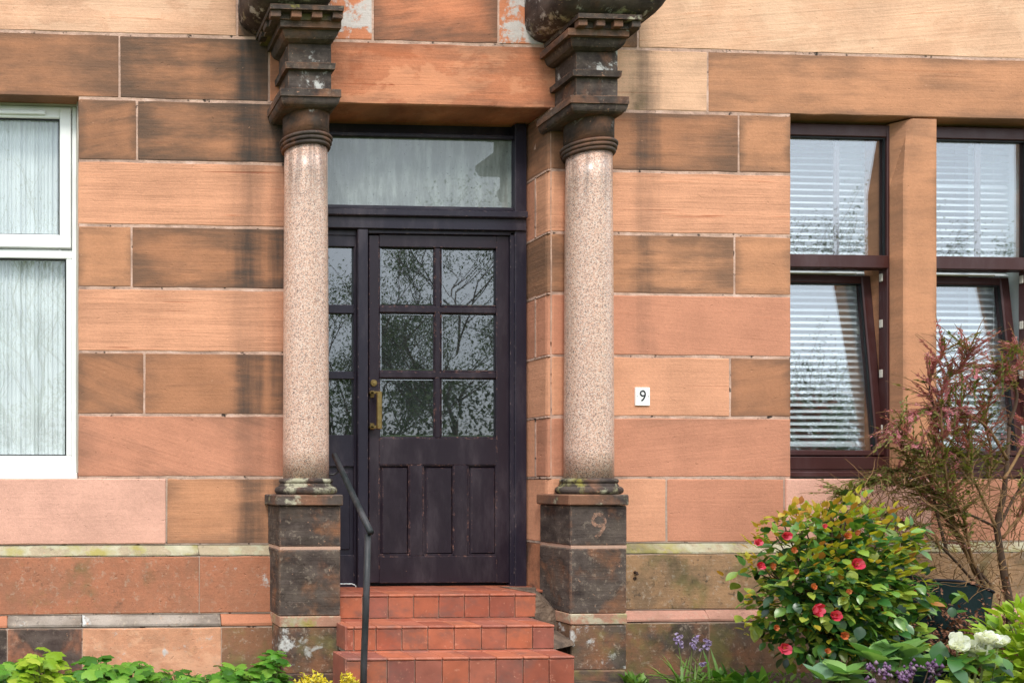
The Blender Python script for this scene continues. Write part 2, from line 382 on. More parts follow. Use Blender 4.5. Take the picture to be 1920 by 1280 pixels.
def make_glass(name, refl, tint=(0.9, 0.95, 0.95, 1), film=0.0, filmcol=(0.3, 0.36, 0.36, 1), warp=0.004):
    m, nt, b, out = newmat(name); n = N(nt); pos = n.geo()
    nt.nodes.remove(b)
    tr = nt.nodes.new('ShaderNodeBsdfTransparent'); tr.inputs[0].default_value = tint
    gl = nt.nodes.new('ShaderNodeBsdfGlossy'); gl.inputs['Roughness'].default_value = 0.012
    gl.inputs['Color'].default_value = (0.92, 0.96, 1, 1)
    nt.links.new(n.bump(n.noise(pos, 4, 1), warp, 0.01), gl.inputs['Normal'])
    lw = nt.nodes.new('ShaderNodeLayerWeight'); lw.inputs['Blend'].default_value = 0.5
    fr = n.math('POWER', lw.outputs['Facing'], 5.0)
    mx = nt.nodes.new('ShaderNodeMixShader')
    nt.links.new(n.math('ADD', refl, n.math('MULTIPLY', fr, 0.9), clamp=True), mx.inputs[0])
    nt.links.new(tr.outputs[0], mx.inputs[1]); nt.links.new(gl.outputs[0], mx.inputs[2])
    last = mx.outputs[0]
    if film:
        df = nt.nodes.new('ShaderNodeBsdfDiffuse')
        streak = n.noise(n.scale(pos, 16, 16, 3), 1.0, 7, 0.7)
        spots = n.step(n.noise(pos, 70, 3), 0.66, 0.7)
        nt.links.new(n.mix(n.math('MULTIPLY', spots, 0.7), n.mix(n.step(streak, 0.4, 0.7), filmcol, tuple(min(1, x * 1.7) for x in filmcol[:3]) + (1,)), (0.03, 0.03, 0.03, 1)), df.inputs[0])
        m2 = nt.nodes.new('ShaderNodeMixShader')
        nt.links.new(n.math('MULTIPLY', n.math('ADD', 0.55, n.math('MULTIPLY', n.noise(pos, 7, 7, 0.7), 0.9)), film, clamp=True), m2.inputs[0])
        nt.links.new(last, m2.inputs[1]); nt.links.new(df.outputs[0], m2.inputs[2]); last = m2.outputs[0]
    nt.links.new(last, out.inputs[0])
    return m
GLASS_DOOR = make_glass('door_glass', 0.2, (0.45, 0.5, 0.48, 1), 0.04)
GLASS_FAN = make_glass('dusty_painted_sky_glass', 0.17, (0.3, 0.32, 0.32, 1), 0.5, (0.30, 0.335, 0.32, 1))  # grey film paints in the reflected sky along with streaky dirt
GLASS_WIN = make_glass('window_glass', 0.2, (0.94, 0.97, 0.98, 1))
GLASS_UP = make_glass('upvc_window_glass', 0.07, (0.96, 0.975, 0.97, 1))

def make_tile():
    m, nt, b, out = newmat('terracotta_tile'); n = N(nt); pos = n.geo(); rnd = n.info('Random')
    c = n.ramp(rnd, [(0.0, lin(146, 78, 58)), (0.3, lin(166, 88, 62)), (0.6, lin(178, 100, 68)), (0.85, lin(160, 92, 72)), (1.0, lin(138, 80, 68))])
    cl = n.noise(n.addv(pos, n.info('Location')), 9, 6, 0.62)
    t = n.math('ADD', 0.45, n.math('MULTIPLY', cl, 0.95)); cc = nt.nodes.new('ShaderNodeCombineColor')
    for i in range(3): nt.links.new(t, cc.inputs[i])
    c = n.mix(1.0, c, cc.outputs[0], 'MULTIPLY')
    c = n.mix(n.math('MULTIPLY', n.step(n.noise(n.scale(pos, 6, 6, 9), 1.0, 8, 0.7), 0.46, 0.70), 0.7), c, lin(112, 80, 70))
    we = n.math('MULTIPLY', n.step(n.edge(0.004), 0.02, 0.08), n.step(n.noise(pos, 25, 4), 0.4, 0.6))
    c = n.mix(n.math('MULTIPLY', we, 0.5), c, lin(222, 160, 134))
    c = n.mix(n.math('MULTIPLY', n.step(n.noise(pos, 34, 6, 0.7), 0.60, 0.68), 0.5), c, lin(212, 150, 122))
    nt.links.new(c, b.inputs['Base Color'])
    nt.links.new(n.math('ADD', 0.42, n.math('MULTIPLY', n.noise(pos, 12, 4), 0.35)), b.inputs['Roughness'])
    nt.links.new(n.bump(n.noise(pos, 40, 4), 0.25, 0.003), b.inputs['Normal'])
    return m
TILE = make_tile()

def make_cement():
    m, nt, b, out = newmat('grey_cement'); n = N(nt); pos = n.geo()
    c = n.ramp(n.noise(pos, 11, 6), [(0.3, lin(66, 54, 46)), (0.55, lin(112, 92, 76)), (0.75, lin(150, 128, 108))])
    nt.links.new(c, b.inputs['Base Color']); b.inputs['Roughness'].default_value = 0.95
    nt.links.new(n.bump(n.noise(pos, 38, 6), 1.0, 0.015), b.inputs['Normal'])
    return m
CEMENT = make_cement()

def make_leaf(name, stops, rough=0.4, trans=0.35, spec=0.5):
    m, nt, b, out = newmat(name); n = N(nt)
    f = n.math('FRACT', n.math('ADD', n.info('Random'), n.geo('Random Per Island')))
    c = n.ramp(f, stops)
    c = n.mix(n.math('MULTIPLY', n.noise(n.geo(), 55, 3), 0.35), c, n.mix(1.0, c, (0.5, 0.55, 0.4, 1), 'MULTIPLY'))
    nt.links.new(c, b.inputs['Base Color']); b.inputs['Roughness'].default_value = rough; b.inputs['Specular IOR Level'].default_value = spec
    tl = nt.nodes.new('ShaderNodeBsdfTranslucent'); nt.links.new(n.mix(1.0, c, (1.0, 1.0, 0.5, 1), 'MULTIPLY'), tl.inputs[0])
    mx = nt.nodes.new('ShaderNodeMixShader'); mx.inputs[0].default_value = trans
    nt.links.new(b.outputs[0], mx.inputs[1]); nt.links.new(tl.outputs[0], mx.inputs[2]); nt.links.new(mx.outputs[0], out.inputs[0])
    return m
L_CAM = make_leaf('camellia_leaf', [(0, lin(24, 56, 30)), (0.35, lin(62, 112, 50)), (0.7, lin(120, 160, 62)), (1, lin(178, 186, 78))], 0.3, 0.25, 0.6)
L_YOUNG = make_leaf('young_camellia_leaf', [(0, lin(150, 160, 44)), (0.5, lin(196, 184, 58)), (0.85, lin(206, 160, 66)), (1, lin(176, 110, 60))], 0.35, 0.4)
L_IVY = make_leaf('bright_lobed_leaf', [(0, lin(52, 102, 30)), (0.5, lin(92, 150, 46)), (1, lin(138, 184, 68))], 0.45, 0.4)
L_LIME = make_leaf('lime_leaf', [(0, lin(118, 158, 34)), (0.5, lin(158, 190, 50)), (1, lin(190, 206, 78))], 0.42, 0.4)
L_YEL = make_leaf('golden_leaf', [(0, lin(214, 190, 30)), (0.6, lin(240, 222, 60)), (1, lin(226, 214, 96))], 0.5, 0.4)
L_BROAD = make_leaf('broad_pale_leaf', [(0, lin(104, 150, 82)), (0.5, lin(128, 172, 92)), (1, lin(150, 188, 110))], 0.42, 0.3)
L_GREY = make_leaf('grey_green_leaf', [(0, lin(90, 128, 98)), (1, lin(120, 154, 118))], 0.5, 0.3)
L_TAM = make_leaf('feathery_green', [(0, lin(98, 110, 46)), (0.5, lin(128, 134, 60)), (1, lin(150, 150, 84))], 0.6, 0.4)
L_PINK = make_leaf('tamarisk_blossom', [(0, lin(176, 88, 108)), (0.5, lin(212, 132, 146)), (1, lin(206, 148, 140))], 0.7, 0.35)
L_DRY = make_leaf('dry_brown_foliage', [(0, lin(98, 58, 44)), (0.5, lin(132, 84, 62)), (1, lin(150, 108, 78))], 0.8, 0.2)
L_GRASS = make_leaf('grass_blade', [(0, lin(80, 122, 44)), (1, lin(130, 166, 70))], 0.5, 0.35)
L_TREE = make_leaf('tree_leaf', [(0, lin(44, 66, 30)), (0.5, lin(70, 92, 40)), (1, lin(104, 122, 60))], 0.5, 0.3)
P_RED = make_leaf('camellia_petal', [(0, lin(208, 40, 66)), (0.5, lin(226, 72, 100)), (1, lin(238, 120, 140))], 0.5, 0.3)
P_BROWN = make_leaf('faded_petal', [(0, lin(204, 96, 50)), (0.6, lin(206, 122, 72)), (1, lin(160, 92, 66))], 0.6, 0.3)
P_WHITE = make_leaf('white_petal', [(0, lin(238, 240, 234)), (1, lin(250, 250, 246))], 0.5, 0.3)
P_LILAC = make_leaf('lilac_petal', [(0, lin(184, 160, 216)), (1, lin(216, 200, 238))], 0.5, 0.3)
P_PURPLE = make_leaf('dusky_purple_bud', [(0, lin(96, 62, 100)), (0.6, lin(132, 98, 136)), (1, lin(150, 128, 140))], 0.5, 0.2)
def make_bark(name, c0, c1):
    m, nt, b, out = newmat(name); n = N(nt); pos = n.geo()
    nt.links.new(n.mix(n.noise(pos, 60, 5), c0, c1), b.inputs['Base Color']); b.inputs['Roughness'].default_value = 0.9
    nt.links.new(n.bump(n.noise(n.scale(pos, 90, 90, 25), 1.0, 4), 0.6, 0.006), b.inputs['Normal'])
    return m
BARK = make_bark('brown_bark', lin(44, 32, 24), lin(92, 68, 48))
TWIG = make_bark('olive_brown_twig', lin(92, 68, 40), lin(146, 112, 72))
STEM = make_bark('green_stem', lin(84, 96, 50), lin(120, 128, 70))
FABRIC = make_paint('dark_green_fabric', lin(8, 30, 30), 0.95, grain=0.3)
PIPING = make_paint('navy_edging', lin(22, 26, 34), 0.6, grain=0.2)
def make_soil():
    m, nt, b, out = newmat('soil_and_grass'); n = N(nt); pos = n.geo()
    sp = nt.nodes.new('ShaderNodeSeparateXYZ'); nt.links.new(pos, sp.inputs[0])
    soil = n.ramp(n.noise(pos, 12, 7, 0.65), [(0.3, lin(44, 34, 26)), (0.55, lin(84, 66, 50)), (0.75, lin(120, 98, 76))])
    grass = n.ramp(n.noise(pos, 6, 7, 0.65), [(0.3, lin(44, 62, 26)), (0.7, lin(92, 112, 50))])
    c = n.mix(n.step(n.math('ADD', sp.outputs[1], n.noise(pos, 2, 4)), -1.7, -2.3), soil, grass)
    nt.links.new(c, b.inputs['Base Color']); b.inputs['Roughness'].default_value = 1.0
    nt.links.new(n.bump(n.noise(pos, 30, 6), 1.0, 0.03), b.inputs['Normal'])
    return m
SOIL = make_soil()

# ------------------------------------------------------------------ ground
bm = bmesh.new()
gx = [-150, -40, -8] + [-3 + 0.35 * i for i in range(36)] + [16, 50, 160]
gy = [-200, -60, -20, -8, -4] + [-3 + 0.3 * i for i in range(12)] + [4, 12]
grid = [[bm.verts.new((x, y, (0.035 * noise.noise(Vector((x * 1.3, y * 1.3, 0))) if -3 <= y < 0.2 and -3.1 < x < 9.5 else 0))) for x in gx] for y in gy]
for j in range(len(gy) - 1):
    for i in range(len(gx) - 1):
        bm.faces.new((grid[j][i], grid[j][i+1], grid[j+1][i+1], grid[j+1][i]))
g = obj('ground', bm, SOIL, smooth=True); g['kind'] = 'structure'

# ------------------------------------------------------------------ the building
B = thing('sandstone_building', 'red sandstone tenement front with dark panelled door between two granite columns', 'building', (2.3, 0, 0))

def attrs(o, col, bed=0.4, tilt=0.0, soot=0.0, dirt=0.0, black=0.0, pale=0.0, lichen=0.0, algae=0.0, patch=0.0, speck=0.0):
    o.color = col
    for k, v in dict(bed=bed, tilt=tilt, soot=soot, dirt=dirt, black=black, pale=pale, lichen=lichen, algae=algae, patch=patch, speck=speck).items(): o[k] = float(v)
    return o

def stone_bm(path, z0, z1, ch=0.004, jit=0.0028, slope=None, seed=0):
    """stone from a plan outline (left back ... front ... right back); slope: (dz, dy) weathered top"""
    rs = random.Random(seed)
    # subdivide long runs so that the arris can wander
    path = [Vector((p[0], p[1], 0)) for p in path]; pts = []
    for a, b2 in zip(path, path[1:]):
        n = max(1, int((Vector(b2) - Vector(a)).length / 0.13)) if abs(a.y - b2.y) < 0.02 else 1
        for k in range(n): pts.append(Vector(a).lerp(Vector(b2), k / n))
    pts.append(Vector(path[-1]))
    xm = sum(p.x for p in path) / len(path); 
    def ring(z, inset, dz=0.0, dy=0.0, first=False):
        out = []
        for i, p in enumerate(pts):
            sx = 0 if i in () else (1 if p.x < xm else -1)
            edge = 1.0 if (p.x - path[0].x < 0.05 or path[-1].x - p.x < 0.05) else 0.0
            back = i == 0 or i == len(pts) - 1
            out.append(bm.verts.new((p.x + sx * inset * edge + rs.uniform(-jit, jit) * 0.5, p.y if back else p.y + inset + dy + rs.uniform(-jit, jit) * 0.4,
                                     z + dz + rs.uniform(-jit, jit))))
        return out
    bm = bmesh.new()
    rings = [ring(z0 + jit, ch), ring(z0 + ch + jit, 0)]
    if slope:
        rings += [ring(z1 - slope[0], 0), ring(z1 - slope[0] * 0.5, 0, 0, slope[1] * 0.5), ring(z1 - jit, 0, 0, slope[1])]
    else:
        rings += [ring((z0 + z1) / 2, 0), ring(z1 - ch - jit, 0), ring(z1 - jit, ch)]
    for a, b2 in zip(rings, rings[1:]):
        for k in range(len(a) - 1): bm.faces.new((a[k], a[k+1], b2[k+1], b2[k]))
    bm.faces.new(rings[0][::-1]); bm.faces.new(rings[-1])
    return bm
SEED = [0]
def stone(x0, x1, z0, z1, col, name='stone', y=0.0, back=0.25, arris_l=0.0, arris_r=0.0, slope=None, ch=0.004, parent=None, gap=0.0050, **kw):
    SEED[0] += 1
    x0 += gap; x1 -= gap; z0 += gap; z1 -= gap
    al, ar = max(arris_l, ch), max(arris_r, ch)
    path = [(x0, back), (x0, y + al)]
    if arris_l: path += [(x0 + al * 0.13, y + al * 0.5), (x0 + al * 0.5, y + al * 0.13)]
    path += [(x0 + al, y), (x1 - ar, y)]
    if arris_r: path += [(x1 - ar * 0.5, y + ar * 0.13), (x1 - ar * 0.13, y + ar * 0.5)]
    path += [(x1, y + ar), (x1, back)]
    o = obj(name, stone_bm(path, z0, z1, ch, slope=slope, seed=SEED[0]), STONE)
    keep(o, parent or B)
    return attrs(o, col, **kw)

# course heights (the same on both sides of the door)
ZT, Z0, Z1, Z2, Z3, Z4, Z5, Z6, Z7, Z8 = 4.62, 3.775, 3.395, 3.031, 2.652, 2.285, 1.909, 1.540, 1.172, 0.776
K = 0.84
PALE = lin(235, 184, 150, K); PEACH = lin(227, 164, 129, K); ORNG = lin(209, 149, 111, K); BROWN = lin(187, 131, 97, K)
PINK = lin(232, 178, 156, K); ROSE = lin(212, 147, 117, K); LINT = lin(216, 138, 100, K); SAND = lin(236, 188, 153, K); DUN = lin(168, 122, 88, K)
AL, AR = X(617), X(1027)                       # door opening arrises
WL, W1L, W1R, W2L = X(146), X(1484), X(1711), X(1757)   # window openings
W2R = W2L + (W1R - W1L)
LE, RE = -2.4, 8.6                              # the wall goes on past the picture
LWL = -1.65                                     # far side of the white window

# left wall
stone(LE, X(445), Z0, ZT, PALE, bed=0.8, soot=0.75, dirt=0.05, patch=0.35)
stone(X(445), X(617), Z0, ZT, DUN, bed=0.3, soot=0.8, black=0.5)
stone(LE, X(224), Z1, Z0, BROWN, bed=0.35, dirt=0.45)
stone(X(224), X(504.5), Z1, Z0, BROWN, bed=0.5, soot=1.0, dirt=0.65)
stone(WL, X(257), Z2, Z1, BROWN, bed=0.25, dirt=0.5, tilt=0.2)
stone(X(257), AL, Z2, Z1, BROWN, bed=0.5, soot=1.0, dirt=0.7, arris_r=0.03)
stone(WL, AL, Z3, Z2, PEACH, bed=1.0, soot=0.5, dirt=0.06, arris_r=0.03)
stone(WL, X(247), Z4, Z3, ORNG, bed=0.25, dirt=0.3)
stone(X(247), AL, Z4, Z3, BROWN, bed=0.6, soot=1.0, dirt=0.55, arris_r=0.03)
stone(WL, AL, Z5, Z4, PEACH, bed=1.0, soot=0.32, dirt=0.06, arris_r=0.03)
stone(WL, X(270.5), Z6, Z5, BROWN, bed=0.3, dirt=0.4, tilt=-0.35)
stone(X(270.5), AL, Z6, Z5, BROWN, bed=0.3, soot=0.9, dirt=0.3, arris_r=0.03)
stone(WL, AL, Z7, Z6, ROSE, bed=0.35, soot=0.35, dirt=0.15, tilt=-0.3, arris_r=0.03)
stone(LE, X(312), Z8, Z7, PINK, bed=0.15, dirt=0.05, y=-0.006)
stone(X(312), AL, Z8, Z7, ORNG, bed=0.5, soot=0.8, dirt=0.25, arris_r=0.03)
for (za, zb, c) in ((Z2, Z1, BROWN), (Z3, Z2, PEACH), (Z4, Z3, ORNG), (Z5, Z4, PEACH), (Z6, Z5, BROWN), (Z7, Z6, ROSE)):
    stone(LE, LWL, za, zb, c, bed=0.5, dirt=0.2)
# lintel over the door and the stones above it
stone(X(504.5), X(1045), Z1, Z0, LINT, bed=0.75, dirt=0.3, patch=0.9, back=0.34)
stone(X(617), X(699), Z0, ZT, LINT, bed=0.3, pale=0.66)
stone(X(699), X(935), Z0, ZT, LINT, bed=0.45, dirt=0.55, tilt=0.12, patch=0.3)
stone(X(935), X(1075), Z0, ZT, LINT, bed=0.25, pale=0.74)
# right wall
stone(X(1075), X(1197), Z0, ZT, DUN, bed=0.3, soot=0.6, black=0.6)
stone(X(1197), X(2030), Z0, ZT, SAND, bed=0.7, tilt=0.1, soot=0.25, patch=0.3)
stone(X(2030), RE, Z0, ZT, SAND, bed=0.6)
stone(X(1045), X(1327.5), Z1, Z0, SAND, bed=0.6, soot=0.75, algae=0.25, dirt=0.1)
stone(X(1327.5), X(2060), Z1, Z0, ORNG, bed=0.4, dirt=0.32)
stone(X(2060), RE, Z1, Z0, BROWN, bed=0.4, dirt=0.3)
deep = dict(arris_l=0.032)
stone(AR, X(1385.5), Z2, Z1, BROWN, bed=0.5, soot=0.9, dirt=0.5, **deep)
stone(X(1385.5), W1L, Z2, Z1, ORNG, bed=0.3, dirt=0.5)
stone(AR, W1L, Z3, Z2, PEACH, bed=1.0, soot=0.4, dirt=0.06, back=0.135, **deep)
stone(AR, X(1377.5), Z4, Z3, ORNG, bed=0.65, soot=0.9, dirt=0.45, **deep)
stone(X(1377.5), W1L, Z4, Z3, ORNG, bed=0.25, dirt=0.25)
stone(AR, W1L, Z5, Z4, ROSE, bed=0.3, soot=0.35, tilt=-0.08, back=0.135, **deep)
stone(AR, X(1369.5), Z6, Z5, PEACH, bed=0.4, **deep)
stone(X(1369.5), W1L, Z6, Z5, BROWN, bed=0.2, dirt=0.35, tilt=0.15)
stone(AR, W1L, Z7, Z6, ROSE, bed=0.35, dirt=0.08, tilt=0.1, back=0.135, **deep)
stone(AR, X(1250), Z8, Z7, PEACH, bed=0.35, **deep)
stone(X(1250), X(1471), Z8, Z7, ROSE, bed=0.3)
stone(X(1471), X(1745), Z8, Z7, PINK, bed=0.2, y=-0.012)
stone(X(1745), X(2010), Z8, Z7, ROSE, bed=0.3)
stone(X(2010), RE, Z8, Z7, PINK, bed=0.3)
for (za, zb, c) in ((Z3, Z2, ROSE), (Z5, Z4, ROSE), (Z7, Z6, PEACH)):
    # short quoins closing the splay behind the long stones
    stone(AR, AR + 0.3, za, zb, c, y=0.136, back=0.3, gap=0.004, bed=0.4)
for (za, zb, c) in ((Z2, Z1, BROWN), (Z3, Z2, PEACH), (Z4, Z3, ORNG), (Z5, Z4, PEACH), (Z6, Z5, BROWN), (Z7, Z6, ROSE)):
    stone(W2R, RE, za, zb, c, bed=0.5, dirt=0.2)
# foot of the doorway splay beside the right pedestal
for (za, zb, kw) in ((0.42, Z8, dict(black=0.42, bed=0.3)), (-0.1, 0.42, dict(black=0.4, algae=0.3, speck=0.6))):
    stone(AR, AR + 0.34, za, zb, lin(186, 128, 96, K), back=0.238, gap=0.003, arris_l=0.02, **kw)
# window mullion with a chamfered edge stopped below the lintel
def mullion():
    bm = bmesh.new()
    x0, x1 = W1R, W2L
    cw, cd = 0.062, 0.085
    zs = [Z7 + 0.004, Z1 - 0.40, Z1 - 0.10, Z1 - 0.004]
    fr = [1.0, 1.0, 0.42, 0.25]
    rings = []
    for z, f in zip(zs, fr):
        pl = [(x0 - 0.062, 0.25), (x0 - 0.062, cd), (x0 - 0.062 + cw * (1 - f) * 0.0 , cd), (x0 - 0.062 * f, cd * (1 - f) * 0.0 + 0.03 * (1 - f)), (x0 + 0.004, 0.0), (x1 - 0.004, 0), (x1, 0.004), (x1, 0.25)]
        rings.append([bm.verts.new((x, y, z)) for x, y in pl])
    for a, b2 in zip(rings, rings[1:]):
        for k in range(len(a) - 1): bm.faces.new((a[k], a[k+1], b2[k+1], b2[k]))
    bm.faces.new(rings[0][::-1]); bm.faces.new(rings[-1])
    o = obj('window_mullion', bm, STONE); keep(o, B); attrs(o, ORNG, bed=0.1, dirt=0.15)
mullion()

# plinth courses with weathered tops
PY1, PY2 = -0.05, -0.085
ZP1 = 0.376; ZP2 = 0.305
PR = lin(188, 124, 94, K); PD = lin(156, 110, 82, K); PT = lin(178, 140, 104, K); TOPC = lin(176, 160, 132, K)
def plinth(px0, px1, col, top_l, **kw):
    x0, x1 = (px0 if isinstance(px0, float) else X(px0)), (px1 if isinstance(px1, float) else X(px1))
    stone(x0, x1, ZP1, Z8 - 0.062, col, y=PY1, gap=0.002, **kw)
    kk = dict(kw); kk.update(top_l)
    stone(x0, x1, Z8 - 0.062, Z8, TOPC, y=PY1, slope=(0.058, 0.05), gap=0.0012, **kk)
plinth(LE, 371, PR, dict(lichen=0.6), bed=0.15, algae=0.3, speck=0.55)
plinth(371, 620, PR, dict(lichen=0.5), bed=0.15, pale=0.3, speck=0.35)
plinth(1040, 1500, PT, dict(lichen=0.62), bed=0.4, algae=0.46, speck=1.0)
plinth(1500, 2100, PT, dict(lichen=0.62), bed=0.4, algae=0.45, speck=0.9)
plinth(2100, RE, PT, dict(lichen=0.66), bed=0.4, algae=0.45, speck=0.9)
def foot(px0, px1, colb, col, bandkw, **kw):
    x0, x1 = (px0 if isinstance(px0, float) else X(px0)), (px1 if isinstance(px1, float) else X(px1))
    stone(x0, x1, ZP2, ZP1, colb, y=PY2, slope=(0.05, 0.034), gap=0.0012, **bandkw)
    stone(x0, x1, -0.12, ZP2, col, y=PY2, gap=0.002, **kw)
foot(LE, 15, PR, PD, dict(bed=0.1), bed=0.2, black=0.75, speck=0.4)
foot(15, 153, lin(176, 162, 150, K), PR, dict(bed=0.0, pale=0.42, dirt=0.4, speck=0.7), bed=0.1, black=0.54, patch=0.6, speck=0.3)
foot(153, 410, lin(176, 162, 150, K), lin(222, 160, 124, K), dict(bed=0.0, pale=0.42, dirt=0.4, speck=0.7), bed=0.1, pale=0.36, patch=0.7, algae=0.2, speck=0.4)
foot(410, 620, PR, PD, dict(bed=0.1), bed=0.2, algae=0.5, pale=0.3, speck=0.6)
foot(1040, 1310, lin(206, 152, 132, K), PD, dict(bed=0.2, algae=0.2, speck=0.5), bed=0.3, black=0.5, algae=0.55, pale=0.15, speck=0.8)
foot(1310, 1700, lin(206, 152, 132, K), PD, dict(bed=0.2, algae=0.2, speck=0.5), bed=0.3, algae=0.5, black=0.45, speck=0.8)
foot(1700, RE, lin(200, 152, 132, K), PD, dict(bed=0.2, algae=0.3), bed=0.3, algae=0.5)

# mortar: thin slabs just behind the stone faces
bm = bmesh.new()
m_y = 0.0028
for (x0, x1, z0, z1) in ((LE, RE, Z1 + 0.002, ZT), (WL + 0.006, AL - 0.02, Z7 - 0.016, Z1 + 0.016), (AR + 0.02, W1L - 0.006, Z7 - 0.016, Z1 + 0.016), (LE, LWL - 0.006, Z7 - 0.016, Z1 + 0.016), (W2R + 0.006, RE, Z7 - 0.016, Z1 + 0.016)):
    box(bm, x0, x1, m_y, 0.24, z0 + 0.01, z1 - 0.004)
for (x0, x1) in ((LE, AL - 0.02), (AR + 0.03, RE)):
    box(bm, x0, x1, m_y, 0.239, Z8, Z7 - 0.006)
    box(bm, x0, x1, PY1 + 0.004, 0.238, ZP1, Z8 - 0.062)
    box(bm, x0, x1, PY2 + 0.004, 0.237, -0.1, ZP2)
box(bm, AR + 0.006, AR + 0.2, 0.137, 0.236, Z8 + 0.01, Z1 - 0.01)
for zz in (Z2, Z3, Z4, Z5, Z6, Z7, Z8):
    # pointing in the splay of the doorway
    box(bm, AR + 0.0015, AR + 0.1, 0.03, 0.24, zz - 0.006, zz + 0.006)
    box(bm, AR + 0.004, AR + 0.1, 0.004, 0.03, zz - 0.005, zz + 0.005)
for (za, zb) in ((Z3, Z2), (Z5, Z4), (Z7, Z6)):
    box(bm, AR + 0.0015, AR + 0.1, 0.129, 0.142, za, zb)
o = obj('mortar', bm, MORTAR); keep(o, B)

# rooms behind the openings: a pale room behind each window, a dark hall behind the door
def room(name, x0, x1, mat):
    bm = bmesh.new()
    box(bm, x0, x1, 2.6, 2.7, -0.1, ZT); box(bm, x0, x1, 0.36, 2.6, ZT - 0.1, ZT); box(bm, x0, x1, 0.36, 2.6, 0.35, 0.45)
    box(bm, x0, x0 + 0.08, 0.26, 2.6, 0.45, ZT - 0.1); box(bm, x1 - 0.08, x1, 0.26, 2.6, 0.45, ZT - 0.1)
    keep(obj(name, bm, mat), B)
room('room_shell', LE, 0.9, PALEROOM); room('hall_shell', 0.902, 3.6, DARKROOM); room('room_shell', 3.602, RE, PALEROOM)

